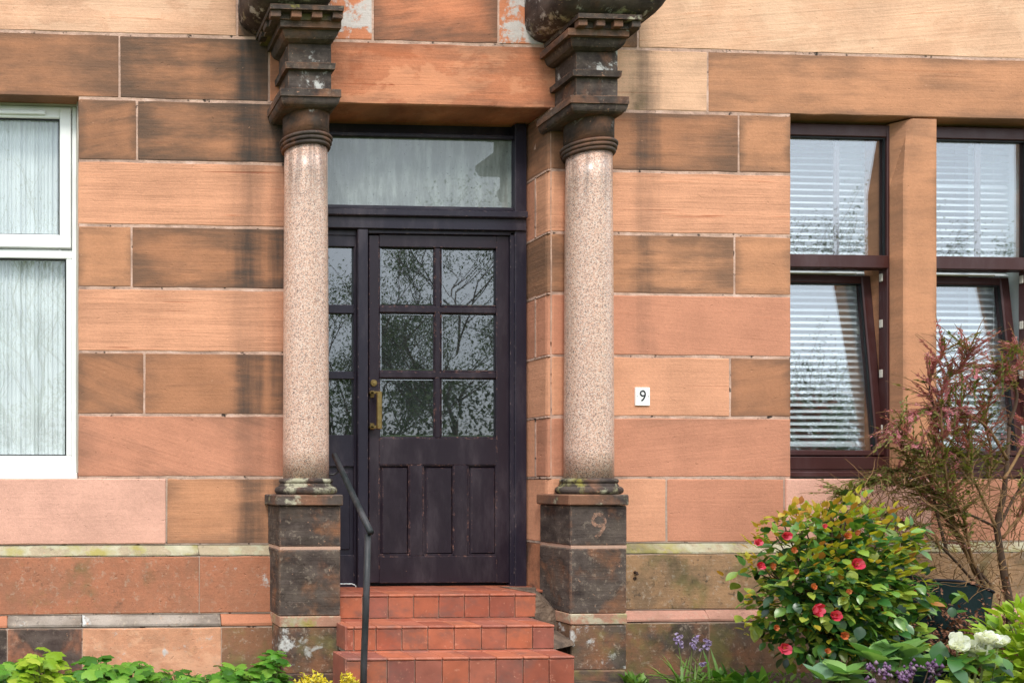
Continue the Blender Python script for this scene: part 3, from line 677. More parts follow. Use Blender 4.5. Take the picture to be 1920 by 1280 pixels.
# ------------------------------------------------------------------ columns
PIER = lin(150, 104, 76, K); CAPC = lin(140, 100, 78, K)
def make_column(pxs):
    """pxs: photo columns used to place the blocks of one side"""
    yc = -0.105
    cx = (X(pxs['shaft'][0], yc) + X(pxs['shaft'][1], yc)) / 2
    zz = lambda py, Y=yc: Z(572, py, Y)          # heights read at the first column
    bm = bmesh.new()
    zb, zt = zz(896), zz(284)
    prof = []
    for k in range(13):
        f = k / 12
        prof.append((0.1305 - 0.0085 * f ** 1.6, zb + (zt - zb) * f))
    lathe(bm, prof, cx, yc, 56)
    col = obj('column', bm, GRANITE, smooth=True); keep(col, B)
    col['label'] = 'speckled pink granite column shaft with blackened sandstone base and capital'
    def sub(name, bm, c=CAPC, smooth=False, **kw):
        o = obj(name, bm, STONE, smooth=smooth); keep(o, col); o.parent = col
        o.matrix_parent_inverse = col.matrix_world.inverted() if False else Matrix.Translation(-B.location) @ Matrix.Identity(4)
        o.matrix_parent_inverse = Matrix.Identity(4)
        attrs(o, c, **kw); return o
    # base: two rolls with a hollow between
    bm = bmesh.new(); zt2 = zz(896); zb2 = zz(926); h = zt2 - zb2
    pf = []
    for k in range(9):
        a = -math.pi/2 + math.pi * k / 8; pf.append((0.156 + 0.022 * math.cos(a), zb2 + h * (0.24 + 0.24 * math.sin(a))))
    pf += [(0.157, zb2 + h*0.5), (0.150, zb2 + h * 0.6), (0.150, zb2 + h * 0.66)]
    for k in range(7):
        a = -math.pi/2 + math.pi * k / 6; pf.append((0.142 + 0.012 * math.cos(a), zb2 + h * (0.82 + 0.14 * math.sin(a))))
    pf += [(0.134, zb2 + h)]
    lathe(bm, pf, cx, yc, 48); sub('column_base', bm, smooth=True, black=0.72, lichen=0.42)
    # astragal rings and necking
    bm = bmesh.new(); z0 = zz(285); z1 = zz(262); h = z1 - z0; pf = [(0.124, z0)]
    for (c, r, rr) in ((0.18, 0.131, 0.009), (0.48, 0.138, 0.009), (0.8, 0.141, 0.011)):
        for k in range(6):
            a = -math.pi/2 + math.pi * k / 5; pf.append((r + rr * math.cos(a), z0 + h * c + h * 0.15 * math.sin(a)))
    pf.append((0.132, z1))
    lathe(bm, pf, cx, yc, 48); sub('necking_ring', bm, smooth=True, black=0.6)
    bm = bmesh.new(); z0 = zz(262.5); z1 = zz(200); lathe(bm, [(0.131, z0), (0.1315, (z0+z1)/2), (0.135, z1)], cx, yc, 48)
    sub('capital', bm, smooth=True, black=0.56, pale=0.3, bed=0.3)
    # square members: (name, px-left, px-right, y-top, y-bottom, front depth, underside step)
    def member(name, l, r, yt, yb, Yf, flare=0.0, segs=1, curve=0, back=0.05, **kw):
        """flare: how far the underside is drawn in; curve>0 ovolo"""
        bm = bmesh.new(); x0, x1 = X(l, Yf), X(r, Yf); zt_, zb_ = Z(572, yt, Yf), Z(572, yb, Yf)
        rings = []
        for k in range(segs + 1):
            f = k / segs
            ins = flare * (1 - math.sqrt(max(0, 1 - (1 - f) ** 2))) if curve > 0 else flare * (1 - f)
            if curve < 0: ins = flare * (1 - math.sin(f * math.pi / 2) ) 
            z = zb_ + (zt_ - zb_) * f
            rings.append([bm.verts.new(c) for c in ((x0 + ins, back, z), (x0 + ins, Yf + ins, z), (x1 - ins, Yf + ins, z), (x1 - ins, back, z))])
        for a, b2 in zip(rings, rings[1:]):
            for q in range(4): bm.faces.new((a[q], a[(q+1) % 4], b2[(q+1) % 4], b2[q]))
        bm.faces.new(rings[0][::-1]); bm.faces.new(rings[-1])
        d = dict(black=0.62, bed=0.5, pale=0.26, speck=0.25); d.update(kw); d['black'] = min(0.9, d['black'] + 0.10)
        return sub(name, bm, **d)
    p = pxs
    member('abacus_fillet', p['ab'][0], p['ab'][1], 166, 180, -0.29, black=0.45)
    member('abacus', p['ab'][0] + 1.5, p['ab'][1] - 2, 180.6, 196, -0.283, 0.026, 6, 1, black=0.5)
    member('abacus_underside', p['ab'][0] + 11, p['ab'][1] - 12, 196.4, 199.5, -0.256, black=0.3)
    member('entablature_block', p['bl'][0], p['bl'][1], 72, 166, -0.205, pale=0.46, black=0.58)
    member('moulded_band', p['bl'][0] - 6, p['bl'][1] + 9, 117, 128, -0.232, 0.004, black=0.55)
    member('ovolo', p['fi'][0] + 4, p['fi'][1] - 4, 51.5, 72.5, -0.262, 0.045, 6, 1, pale=0.22, black=0.55)
    member('cornice_fillet', p['fi'][0], p['fi'][1], 38, 51, -0.285, black=0.45)
    member('dentil_bed', p['de'][0] + 4, p['de'][1] - 5, 18, 37.5, -0.292, black=0.8, algae=0.35)
    member('cornice_shelf', p['de'][0], p['de'][1], 9, 18, -0.335, black=0.7, lichen=0.3)
    # dentils along the front and the outer side
    x0, x1 = X(p['de'][0] + 1, -0.325), X(p['de'][1] - 1, -0.325)
    zt_, zb_ = Z(572, 18.5, -0.325), Z(572, 32, -0.325)
    n = 4; w = (x1 - x0) / (2 * n - 1)
    for k in range(n):
        bm = bmesh.new(); box(bm, x0 + 2*k*w, x0 + (2*k+1)*w, -0.322, -0.28, zb_, zt_, 0.003); sub('dentil', bm, black=0.5)
    for k in range(1, 4):
        for (xa, xb) in ((x0, x0 + 0.04), (x1 - 0.04, x1)):
            bm = bmesh.new(); yy = -0.322 + 2 * k * w * 0.95; box(bm, xa, xb, yy, yy + w, zb_, zt_, 0.003); sub('dentil', bm, black=0.7)
    # swelling console above the cornice
    bm = bmesh.new()
    cxa, cxb = p['con']; zb_ = Z(572, 8.5, -0.34); rad = 0.13
    rings = []
    for k in range(9):
        a = math.pi / 2 * k / 8
        ins = rad * (1 - math.sin(a)); z = zb_ + rad * (1 - math.cos(a))
        rings.append([(cxa + ins, cxb - ins, -0.40 + ins, z)])
    rings.append([(cxa, cxb, -0.40, zb_ + 0.5)])
    vr = []
    for ((xa, xb, yf, z),) in rings:
        rr = 0.07; loop = [(xa, 0.02)]
        for q in range(5):
            a = math.pi + math.pi/2 * q / 4; loop.append((xa + rr + rr * math.cos(a), yf + rr + rr * math.sin(a)))
        for q in range(5):
            a = -math.pi/2 + math.pi/2 * q / 4; loop.append((xb - rr + rr * math.cos(a), yf + rr + rr * math.sin(a)))
        loop.append((xb, 0.02))
        vr.append([bm.verts.new((x, y, z)) for x, y in loop])
    for a, b2 in zip(vr, vr[1:]):
        for q in range(len(a)): bm.faces.new((a[q], a[(q+1) % len(a)], b2[(q+1) % len(a)], b2[q]))
    bm.faces.new(vr[0][::-1]); bm.faces.new(vr[-1])
    sub('console', bm, smooth=True, black=0.78, pale=0.45, lichen=0.3)
    # pedestal
    pd = p['pe']
    def slab(name, l, r, yt, yb, Yf, bev=0.006, **kw):
        bm = bmesh.new(); box(bm, X(l, Yf), X(r, Yf), Yf, 0.06, Z(580, yb, Yf), Z(580, yt, Yf), bev)
        return sub(name, bm, **kw)
    slab('pedestal_cap', p['cap'][0], p['cap'][1], 927, 947.5, -0.272, 0.006, black=0.55, lichen=0.3)
    slab('pedestal_stone', pd[0], pd[1], 948, 1024, -0.25, 0.006, c=PIER, black=0.70, bed=0.8, speck=0.4)
    slab('pedestal_joint', pd[0] + 1, pd[1] - 1, 1024, 1030, -0.2475, 0.0, c=lin(206, 168, 146, K), bed=0, pale=0.2)
    slab('pedestal_stone', pd[0] - 0.5, pd[1] - 0.5, 1030, 1154, -0.252, 0.006, c=PIER, black=0.70, bed=0.9, speck=0.4)
    slab('pedestal_band', pd[0] + 0.5, pd[1] + 0.5, 1155, 1175, -0.262, 0.004, c=lin(186, 138, 114, K), bed=0.1, lichen=0.5, pale=0.3, speck=0.5)
    o = slab('pedestal_stone', pd[0] + 1, pd[1] - 1, 1176, 1262, -0.257, 0.006, c=PIER, black=0.5, pale=0.48, algae=0.45, speck=0.8)
    slab('pedestal_foot', pd[0] - 1, pd[1] - 2, 1262, 1300, -0.264, 0.008, black=0.55, algae=0.5)
    return col, cx
LEFT = dict(shaft=(531.5, 615), ab=(526, 640), bl=(541, 621), fi=(526, 640), de=(507, 645), con=(1.115, 1.60), cap=(519, 644), pe=(524, 639))
RIGHT = dict(shaft=(1061.5, 1145.5), ab=(1070, 1180), bl=(1080, 1158), fi=(1066, 1180), de=(1085, 1204), con=(2.86, 3.50), cap=(1067, 1180), pe=(1070, 1176))
make_column(LEFT)
make_column(RIGHT)

# ------------------------------------------------------------------ door, frame, lights
YF = 0.21
bm = bmesh.new()
pbox(bm, 560, 226, 990, 252, YF + 0.075, 0.03, 0.003)   # head, set back under the soffit
pbox(bm, 966, 232, 988, 1104, YF + 0.001, 0.09, 0.004) # right post
pbox(bm, 560, 392, 991, 405, YF - 0.035, 0.12, 0.006)  # moulded transom
pbox(bm, 560, 405.5, 987.5, 429, YF - 0.012, 0.1, 0.003)
pbox(bm, 671, 429, 690.5, 1106, YF - 0.006, 0.09, 0.004)  # mullion by the side light
pbox(bm, 691, 430, 966, 439, YF + 0.012, 0.08, 0.002)
pbox(bm, 957, 436, 966, 1102, YF + 0.012, 0.08, 0.002)
pbox(bm, 560, 236, 590, 1106, YF + 0.002, 0.09, 0.003)
frame = obj('door_frame', bm, DOORF); keep(frame, B)
# fanlight
bm = bmesh.new(); pbox(bm, 580, 252, 966, 392, YF + 0.045, 0.006)
fan = obj('fanlight', bm, GLASS_FAN); keep(fan, B); fan['label'] = 'dusty glass light above the door with reflected sky painted in grey'
bm = bmesh.new(); pbox(bm, 964.5, 250, 972, 392, YF + 0.02, 0.03, 0.003); pbox(bm, 590, 386, 966, 393, YF + 0.02, 0.03, 0.003); pbox(bm, 590, 250, 966, 257, YF + 0.02, 0.03, 0.003)
o = obj('glazing_bead', bm, DOORF, fan)
o.matrix_parent_inverse = Matrix.Identity(4)

def door_leaf():
    Y0 = YF + 0.03; T = 0.045
    bm = bmesh.new()
    S = lambda a, b_, c, d, y=Y0, t_=T, bv=0.003: pbox(bm, a, b_, c, d, y, t_, bv)
    S(692, 441, 711, 1092); S(931, 441, 957.5, 1092)               # stiles
    S(711, 441, 931, 464); S(711, 821, 931, 871); S(711, 1042, 931, 1092)   # rails
    S(768, 871, 793, 1042, Y0 + 0.001); S(851, 871, 876.5, 1042, Y0 + 0.001)   # muntins below
    leaf = obj('door', bm, DOORP); keep(leaf, B); leaf['label'] = 'dark plum painted door with six panes over three raised panels'
    bm = bmesh.new()
    for q, (a, b_, c, d) in enumerate(((815.5, 464, 826.5, 821), (711, 574.5, 931, 587), (711, 696.5, 931, 709))):
        pbox(bm, a, b_, c, d, Y0 + (0.0035 if q else 0.0045), 0.03 + 0.001 * q, 0.006)
    for (ya, yb) in ((464, 574.5), (587, 696.5), (709, 821)):
        for (xa, xb) in ((711, 815.5), (826.5, 931)):
            pbox(bm, xa, yb - 2.5, xb, yb + 0.5, Y0 + 0.009, 0.02, 0.002)
            pbox(bm, xa - 0.3, ya, xa + 2, yb, Y0 + 0.0125, 0.02, 0.001); pbox(bm, xb - 2, ya, xb + 0.3, yb, Y0 + 0.0135, 0.02, 0.001)
    def child(name, bm, mat, **kw):
        o = obj(name, bm, mat, leaf, **kw); o.matrix_parent_inverse = Matrix.Identity(4); return o
    child('glazing_bar', bm, DOORP)
    for j, (ya, yb) in enumerate(((464, 576), (586, 698), (708, 821))):
        for i, (xa, xb) in enumerate(((710, 817), (825, 932))):
            # bevelled plate glass, each pane seated a hair differently
            yy = Y0 + 0.024; x0, x1 = X(xa, yy), X(xb, yy); z0, z1 = Z(820, yb, yy), Z(820, ya, yy); bw = 0.017
            rs = random.Random(i * 7 + j)
            d = [rs.uniform(-0.0006, 0.0006) for _ in range(4)]
            vs = [(x0, yy, z0), (x1, yy, z0), (x1, yy, z1), (x0, yy, z1),
                  (x0+bw, yy - 0.003 + d[0], z0+bw), (x1-bw, yy - 0.003 + d[1], z0+bw), (x1-bw, yy - 0.003 + d[2], z1-bw), (x0+bw, yy - 0.003 + d[3], z1-bw)]
            child('pane', None, None) if False else None
            o = raw('pane', vs, [(4,5,6,7), (0,1,5,4), (1,2,6,5), (2,3,7,6), (3,0,4,7)], GLASS_DOOR, leaf)
    for (xa, xb) in ((710, 768), (793, 851), (876.5, 931)):
        bm = bmesh.new(); yy = Y0 + 0.026
        pbox(bm, xa - 1, 870, xb + 1, 1043, yy, 0.02)
        # raised field with sloping margins
        x0, x1 = X(xa + 3, yy), X(xb - 3, yy); z0, z1 = Z(820, 1039, yy), Z(820, 874, yy); w = 0.012
        a = [bm.verts.new(c) for c in ((x0, yy - 0.001, z0), (x1, yy - 0.001, z0), (x1, yy - 0.001, z1), (x0, yy - 0.001, z1))]
        b_ = [bm.verts.new(c) for c in ((x0 + w, yy - 0.012, z0 + w), (x1 - w, yy - 0.012, z0 + w), (x1 - w, yy - 0.012, z1 - w), (x0 + w, yy - 0.012, z1 - w))]
        for q in range(4): bm.faces.new((a[q], a[(q+1) % 4], b_[(q+1) % 4], b_[q]))
        bm.faces.new(b_)
        child('panel', bm, DOORP)
        bm = bmesh.new(); 
        for (p0, q0, p1, q1) in ((xa, 871, xa + 2.2, 1042), (xb - 2.2, 871, xb, 1042), (xa, 871, xb, 873.2), (xa, 1038.5, xb, 1042)):
            pbox(bm, p0, q0, p1, q1, Y0 + 0.004, 0.014, 0.002)
        child('panel_moulding', bm, DOORP)
    # brass pull and cylinder lock
    bm = bmesh.new(); pbox(bm, 707, 734, 717, 804, Y0 - 0.052, 0.014, 0.004)
    pbox(bm, 694, 733, 715, 738, Y0 - 0.04, 0.009, 0.002); pbox(bm, 694, 797, 715, 803, Y0 - 0.04, 0.009, 0.002)
    pbox(bm, 694, 732, 702, 745, Y0 - 0.006, 0.006, 0.002); pbox(bm, 694, 793, 702, 805, Y0 - 0.006, 0.006, 0.002)
    pbox(bm, 695, 734, 701, 738, Y0 - 0.04, 0.04, 0.001); pbox(bm, 695, 798, 701, 802, Y0 - 0.04, 0.04, 0.001)
    child('door_handle', bm, BRASS)
    c = P(700.5, 718, Y0)
    bm = bmesh.new(); lathe(bm, [(0.022, 0), (0.022, 0.006), (0.018, 0.010), (0.011, 0.010), (0.0105, 0.016), (0.004, 0.0165)], 0, 0, 20)
    bmesh.ops.transform(bm, matrix=Matrix.Translation(c) @ Matrix.Rotation(R(90), 4, 'X'), verts=bm.verts)
    child('door_lock', bm, BRASS, smooth=False)
door_leaf()
# weather bar / dark gap is left open under the door; threshold behind it
bm = bmesh.new(); pbox(bm, 590, 1092.5, 966, 1106, YF + 0.09, 0.03); o = obj('threshold', bm, GASKET); keep(o, B)

def side_light():
    Y0 = YF + 0.03
    bm = bmesh.new(); S = lambda a, b_, c, d, y=Y0, t_=0.04, bv=0.003: pbox(bm, a, b_, c, d, y, t_, bv)
    S(592, 430, 668, 441, Y0 - 0.006); S(592, 441, 668, 462); S(664, 462, 671, 1106, Y0 + 0.001); S(592, 571, 664, 587); S(592, 696, 664, 710)
    S(592, 815, 664, 874); S(592, 1040, 664, 1104)
    s = obj('side_light', bm, DOORF); keep(s, B); s['label'] = 'narrow glazed side light left of the door'
    for (ya, yb) in ((461, 572), (586, 697), (709, 816)):
        yy = Y0 + 0.022
        raw('pane', [(X(592, yy), yy, Z(630, yb, yy)), (X(665, yy), yy, Z(630, yb, yy)), (X(665, yy), yy, Z(630, ya, yy)), (X(592, yy), yy, Z(630, ya, yy))], [(0, 1, 2, 3)], GLASS_DOOR, s)
    bm = bmesh.new(); pbox(bm, 592, 873, 665, 1041, Y0 + 0.016, 0.02); pbox(bm, 600, 884, 656, 1030, Y0 + 0.008, 0.01, 0.006)
    o = obj('panel', bm, DOORF, s)
    bm = bmesh.new(); q = lambda px, py: P(px, py, Y0 - 0.006)
    tube(bm, [q(596, 1094), q(660, 1094), q(664, 1095.5), q(667, 1098), q(668, 1108)], 0.0035, 6)
    obj('cable', bm, LINING, s)
side_light()

# ------------------------------------------------------------------ mahogany windows with tilted lower sashes
def mahogany_window(dx, tilt):
    Yw = 0.085
    T = Matrix.Translation((dx, 0, 0))
    bm = bmesh.new()
    xl = W1L - 0.03; xr = X(1687, Yw)
    x1i = X(1664, Yw)
    zt, zb = Z(1580, 233, Yw), Z(1580, 880, Yw)
    F = lambda x0, x1, z0, z1, y=Yw, d=0.06, bv=0.004: box(bm, x0, x1, y, y + d, z0, z1, bv, T)
    F(xl, W1L + 0.035, zb, zt); F(x1i, xr, zb, zt)
    F(W1L + 0.035, x1i, Z(1580, 255, Yw), zt, Yw + 0.0015); F(W1L + 0.035, x1i, zb, Z(1580, 856, Yw), Yw + 0.0015)
    F(W1L + 0.035, x1i + 0.004, Z(1580, 502, Yw), Z(1580, 478, Yw), Yw - 0.006, 0.07)
    F(xl, xr, Z(1580, 884, Yw), Z(1580, 880.5, Yw), Yw + 0.004, 0.06, 0.001)
    F(W1L + 0.006, xr, Z7 + 0.006, Z(1580, 884, Yw), Yw - 0.02, 0.1, 0.005)
    w = obj('window', bm, MAHOG); keep(w, B)
    w['label'] = 'dark mahogany window with its lower sash tilted inwards'
    def ch(name, bm, mat): return obj(name, bm, mat, w)
    # upper pane and its inner bar
    yy = Yw + 0.028
    bm = bmesh.new(); box(bm, W1L + 0.03 + dx, x1i + 0.002 + dx, yy, yy + 0.006, Z(1580, 480, yy), Z(1580, 253, yy)); ch('pane', bm, GLASS_WIN)
    bm = bmesh.new(); box(bm, X(1567.5, yy) + dx, X(1577.5, yy) + dx, yy + 0.012, yy + 0.022, Z(1580, 479, yy), Z(1580, 254, yy), 0.002); ch('glazing_bar', bm, GREYBAR)
    bm = bmesh.new()
    box(bm, W1L + 0.034 + dx, x1i + dx, Yw + 0.012, Yw + 0.026, Z(1580, 258, Yw), Z(1580, 255.2, Yw))
    box(bm, x1i - 0.009 + dx, x1i + dx, Yw + 0.013, Yw + 0.026, Z(1580, 478, Yw), Z(1580, 255.2, Yw)); ch('gasket', bm, GASKET)
    # tilted sash, hinged along its foot
    zs0, zs1 = Z(1580, 854, Yw + 0.02), Z(1580, 506, Yw + 0.02)
    xs0, xs1 = W1L + 0.012, X(1663, Yw + 0.02)
    Mx = T @ Matrix.Translation((0, Yw + 0.02, zs0)) @ Matrix.Rotation(-tilt, 4, 'X')
    H = zs1 - zs0
    bm = bmesh.new()
    G = lambda x0, x1, z0, z1, y=0.0, d=0.05, bv=0.006: box(bm, x0, x1, y, y + d, z0, z1, bv, Mx)
    sw = 0.062
    G(xs0, xs0 + sw * 0.6, 0, H); G(xs1 - sw, xs1, 0, H); G(xs0 + sw * 0.6, xs1 - sw, 0, 0.036, 0.001); G(xs0 + sw * 0.6, xs1 - sw, H - 0.052, H, 0.001)
    ch('sash', bm, MAHOG)
    bm = bmesh.new(); box(bm, xs0 + sw * 0.5, xs1 - sw * 0.9, 0.02, 0.026, 0.03, H - 0.045, 0, Mx); ch('pane', bm, GLASS_WIN)
    bm = bmesh.new(); 
    box(bm, xs1 - sw - 0.007, xs1 - sw, 0.008, 0.019, 0.036, H - 0.052, 0, Mx); box(bm, xs0 + sw*0.6, xs1 - sw, 0.008, 0.019, H - 0.058, H - 0.052, 0, Mx); ch('gasket', bm, GASKET)
    # stay and keeps
    bm = bmesh.new(); box(bm, xs0 + 0.12, xs1 - 0.1, -0.006, 0.01, H + 0.004, H + 0.012, 0.002, Mx); ch('window_stay', bm, SEALANT)
    for f in (0.15, 0.45, 0.72, 0.97):
        bm = bmesh.new(); box(bm, x1i - 0.006 + dx, x1i + 0.004 + dx, Yw + 0.03, Yw + 0.05, zs0 + H * f - 0.03, zs0 + H * f + 0.02, 0.002); ch('window_keep', bm, SEALANT)
    # pale inner lining
    bm = bmesh.new(); box(bm, X(1649, 0.2) + dx, X(1649, 0.2) + 0.12 + dx, Yw + 0.075, 0.5, zb, zt + 0.05); box(bm, xl - 0.1 + dx, xl + 0.02 + dx, Yw + 0.075, 0.5, zb, zt + 0.05)
    ch('window_lining', bm, LINING)
    return w, (W1L - 0.02 + dx, X(1647, 0.245) + dx)
D2 = W2L - W1L
w1, sp1 = mahogany_window(0.0, R(5.2))
w2, sp2 = mahogany_window(D2, R(5.2))

def slat_mesh(x0, x1):
    n = 6; vs, fs = [], []
    for (x) in (x0, x1):
        for k in range(n):
            f = k / (n - 1) - 0.5
            vs.append((x, f * 0.036, 0.003 * (1 - (2*f)**2)))
    for k in range(n - 1): fs.append((k, k+1, n+k+1, n+k))
    m = bpy.data.meshes.new('slat'); m.from_pydata(vs, [], fs); m.materials.append(BLIND)
    for p in m.polygons: p.use_smooth = True
    return m
def blind(span, label, idx):
    x0, x1 = span; yb = 0.262; ztop = Z(1580, 262, 0.25); zbot = Z(1580, 838, 0.25)
    t = thing('venetian_blind', label, 'blind', ((x0 + x1) / 2, yb, zbot), 'white blinds behind the mahogany windows')
    w = (x1 - x0) / 2
    sm = slat_mesh(-w, w)
    n = int((ztop - zbot) / 0.0408); 
    for k in range(n):
        o = bpy.data.objects.new('slat', sm); COL.objects.link(o); o.parent = t
        o.location = (random.uniform(-0.002, 0.002), 0, 0.03 + k * 0.0408 + random.uniform(-0.0008, 0.0008))
        a = R(40) + random.uniform(-0.03, 0.03)
        if idx == 1 and k == n - 7: a = R(60)
        o.rotation_euler = (a, random.uniform(-0.003, 0.003), 0)
    bm = bmesh.new(); box(bm, -w, w, -0.02, 0.02, ztop - zbot, ztop - zbot + 0.04, 0.003); obj('head_rail', bm, BLIND, t)
    bm = bmesh.new(); box(bm, -w, w, -0.018, 0.018, 0.0, 0.016, 0.003); obj('bottom_rail', bm, BLIND, t)
    bm = bmesh.new()
    for f in (-0.6, 0.62): tube(bm, [(w * f, -0.021, 0.01), (w * f, -0.021, ztop - zbot)], 0.0012, 4)
    obj('cord', bm, BLIND, t)
blind(sp1, 'white slatted blind in the fully visible mahogany window nearer the door', 0)
blind(sp2, 'white slatted blind in the mahogany window cut by the photo edge, behind the pink shrub', 1)

# ------------------------------------------------------------------ white window
def white_window():
    Yw = 0.125
    bm = bmesh.new()
    xl, xr = LWL - 0.02, X(143.5, Yw)
    mid = -0.75
    zt, zb = Z(70, 199, Yw), Z(70, 886, Yw)
    F = lambda x0, x1, z0, z1, y=Yw, d=0.07, bv=0.004: box(bm, x0, x1, y, y + d, z0, z1, bv)
    xi = X(135, Yw)
    F(xi, xr, zb, zt); F(xl, xl + 0.06, zb, zt); F(xl + 0.06, xi, zt - 0.02, zt, Yw + 0.0015); F(xl + 0.06, xi, zb, Z(70, 854, Yw), Yw + 0.0015)
    F(mid - 0.03, mid + 0.03, Z(70, 854, Yw), zt - 0.02, Yw + 0.001)
    F(mid + 0.03, xi, Z(70, 484, Yw), Z(70, 468, Yw), Yw + 0.002); F(xl + 0.06, mid - 0.03, Z(70, 484, Yw), Z(70, 468, Yw), Yw + 0.002)
    F(X(124.5, Yw), xi, Z(70, 854, Yw), Z(70, 484, Yw), Yw + 0.003)
    F(mid + 0.03, mid + 0.06, Z(70, 854, Yw), Z(70, 484, Yw), Yw + 0.003); F(mid - 0.06, mid - 0.03, Z(70, 854, Yw), Z(70, 484, Yw), Yw + 0.003)
    w = obj('window', bm, UPVC); keep(w, B); w['label'] = 'white plastic framed window with pleated curtain inside'
    ch = lambda name, bm, mat: obj(name, bm, mat, w)
    for (xa, xb) in ((mid + 0.02, X(133.5, Yw)), (xl + 0.05, mid - 0.02)):
        bm = bmesh.new(); Y2 = Yw - 0.014; xg = (X(112, Yw) if xb > 0 else xb - 0.06)
        z0, z1 = Z(70, 465.5, Yw), Z(70, 203, Yw); za, zc = Z(70, 440.5, Yw), Z(70, 223, Yw)
        G = lambda x0, x1, q0, q1, y=Y2: box(bm, x0, x1, y, y + 0.05, q0, q1, 0.005)
        G(xg, xb, z0, z1); G(xa, xa + 0.065, z0, z1); G(xa + 0.065, xg, z0, za, Y2 + 0.001); G(xa + 0.065, xg, zc, z1, Y2 + 0.001)
        ch('sash', bm, UPVC)
        bm = bmesh.new(); box(bm, xa + 0.06, xg + 0.004, Y2 + 0.024, Y2 + 0.03, za - 0.004, zc + 0.004); ch('pane', bm, GLASS_UP)
        bm = bmesh.new(); box(bm, xg - 0.008, xg + 0.001, Y2 + 0.012, Y2 + 0.0235, za, zc); box(bm, xa + 0.065, xg, Y2 + 0.0125, Y2 + 0.0235, zc - 0.008, zc)
        box(bm, xa + 0.065, xg, Y2 + 0.013, Y2 + 0.0235, za, za + 0.006); ch('gasket', bm, GASKET)
        xg2 = X(124.5, Yw) if xb > 0 else mid - 0.06
        x02 = mid + 0.06 if xb > 0 else xl + 0.06
        bm = bmesh.new(); z2, z3 = Z(70, 854, Yw), Z(70, 484, Yw); box(bm, x02 - 0.004, xg2 + 0.004, Yw + 0.026, Yw + 0.032, z2 - 0.004, z3 + 0.004); ch('pane', bm, GLASS_UP)
        bm = bmesh.new(); box(bm, xg2 - 0.009, xg2 + 0.001, Yw + 0.012, Yw + 0.0255, z2, z3); box(bm, x02, xg2, Yw + 0.0125, Yw + 0.0255, z3 - 0.008, z3); box(bm, x02, xg2, Yw + 0.013, Yw + 0.0255, z2, z2 + 0.008); ch('gasket', bm, GASKET)
    bm = bmesh.new(); pbox(bm, -60, 205.5, 85, 212.5, Yw - 0.03, 0.017, 0.003); ch('trickle_vent', bm, UPVC)
    bm = bmesh.new(); box(bm, xl, xr + 0.006, Yw - 0.035, Yw + 0.05, Z(70, 886, Yw - 0.035) - 0.04, Z(70, 886, Yw - 0.035), 0.004); ch('sill', bm, UPVC)
    bm = bmesh.new(); box(bm, xl, xr + 0.012, Yw - 0.02, Yw + 0.05, Z7 - 0.002, Z(70, 886, Yw - 0.035) - 0.0405, 0.004); ch('sill_packing', bm, SEALANT)
    bm = bmesh.new(); box(bm, xr + 0.0005, WL + 0.008, Yw - 0.06, Yw + 0.06, zb, zt + 0.01); box(bm, xl, WL, Yw - 0.02, Yw + 0.06, zt + 0.0005, zt + 0.04); ch('sealant', bm, SEALANT)
white_window()
def curtain():
    xs0, xs1 = -1.7, 0.2; z0, z1 = Z7 + 0.1, Z1 - 0.02; vs, fs = [], []
    n = 520; rs = random.Random(4)
    ph, y = 0.0, 0.0
    for i in range(n + 1):
        x = xs0 + (xs1 - xs0) * i / n
        ph += 2 * math.pi * (xs1 - xs0) / n / (0.018 + 0.014 * (noise.noise(Vector((x * 9, 0, 0))) + 0.6))
        y = 0.21 + 0.017 * math.sin(ph) * (0.6 + 0.6 * noise.noise(Vector((x * 22, 3, 0)))) + 0.01 * noise.noise(Vector((x * 5, 1, 1)))
        vs += [(x, y, z0), (x, y, (z0 + z1) / 2), (x, y, z1)]
    for i in range(n):
        for k in range(2): fs.append((i*3+k, i*3+3+k, i*3+4+k, i*3+1+k))
    o = raw('curtain', vs, fs, CURT, smooth=True)
    tag(o, 'white pleated curtain hanging behind the white framed window', 'curtain')
CURT = make_paint('white_voile', lin(226, 229, 229), 0.9, grain=0.0)
curtain()

# ------------------------------------------------------------------ steps
steps = thing('entrance_steps', 'three red quarry tiled steps leading up to the dark door', 'steps', (2.3, -0.3, 0))
ZS = [ZC - 0.648, ZC - 0.786, ZC - 0.919]          # tread heights
YS = [-0.13, -0.40, -0.60]                         # nosing depth
GRD = -0.03
xl0 = [X(625, -0.13), X(650, -0.40), X(650, -0.60)]
xr0 = [X(1005.5, -0.13), X(1040, -0.40), X(1078, -0.60)]
bm = bmesh.new()
backs = [0.34, -0.13, -0.40]
for i in range(3):
    zb = ZS[i + 1] - 0.02 if i < 2 else -0.1
    box(bm, xl0[i] + 0.004, xr0[i] - 0.004, YS[i] + 0.011, backs[i] + 0.02, zb, ZS[i] - 0.011)
o = obj('step_core', bm, MORTAR); keep(o, steps)
def tile(x0, x1, y0, y1, z0, z1, bev=0.0025):
    bm = bmesh.new(); box(bm, x0, x1, y0, y1, z0, z1, bev)
    o = obj('tile', bm, TILE); keep(o, steps)
    M = Matrix.Translation(((x0+x1)/2, (y0+y1)/2, (z0+z1)/2)) @ Matrix.Rotation(random.uniform(-0.006, 0.006), 4, 'Y') @ Matrix.Rotation(random.uniform(-0.006, 0.006), 4, 'X') @ Matrix.Translation((-(x0+x1)/2, -(y0+y1)/2, -(z0+z1)/2))
    o.data.transform(M)
XJ = X(1027) + 0.02
JOINT = [[680, 728, 776, 823, 871, 918, 966], [664, 705.5, 754, 802.5, 852, 903, 949.5, 999], [679, 726, 778.5, 829.5, 880, 930.5, 981, 1030]]
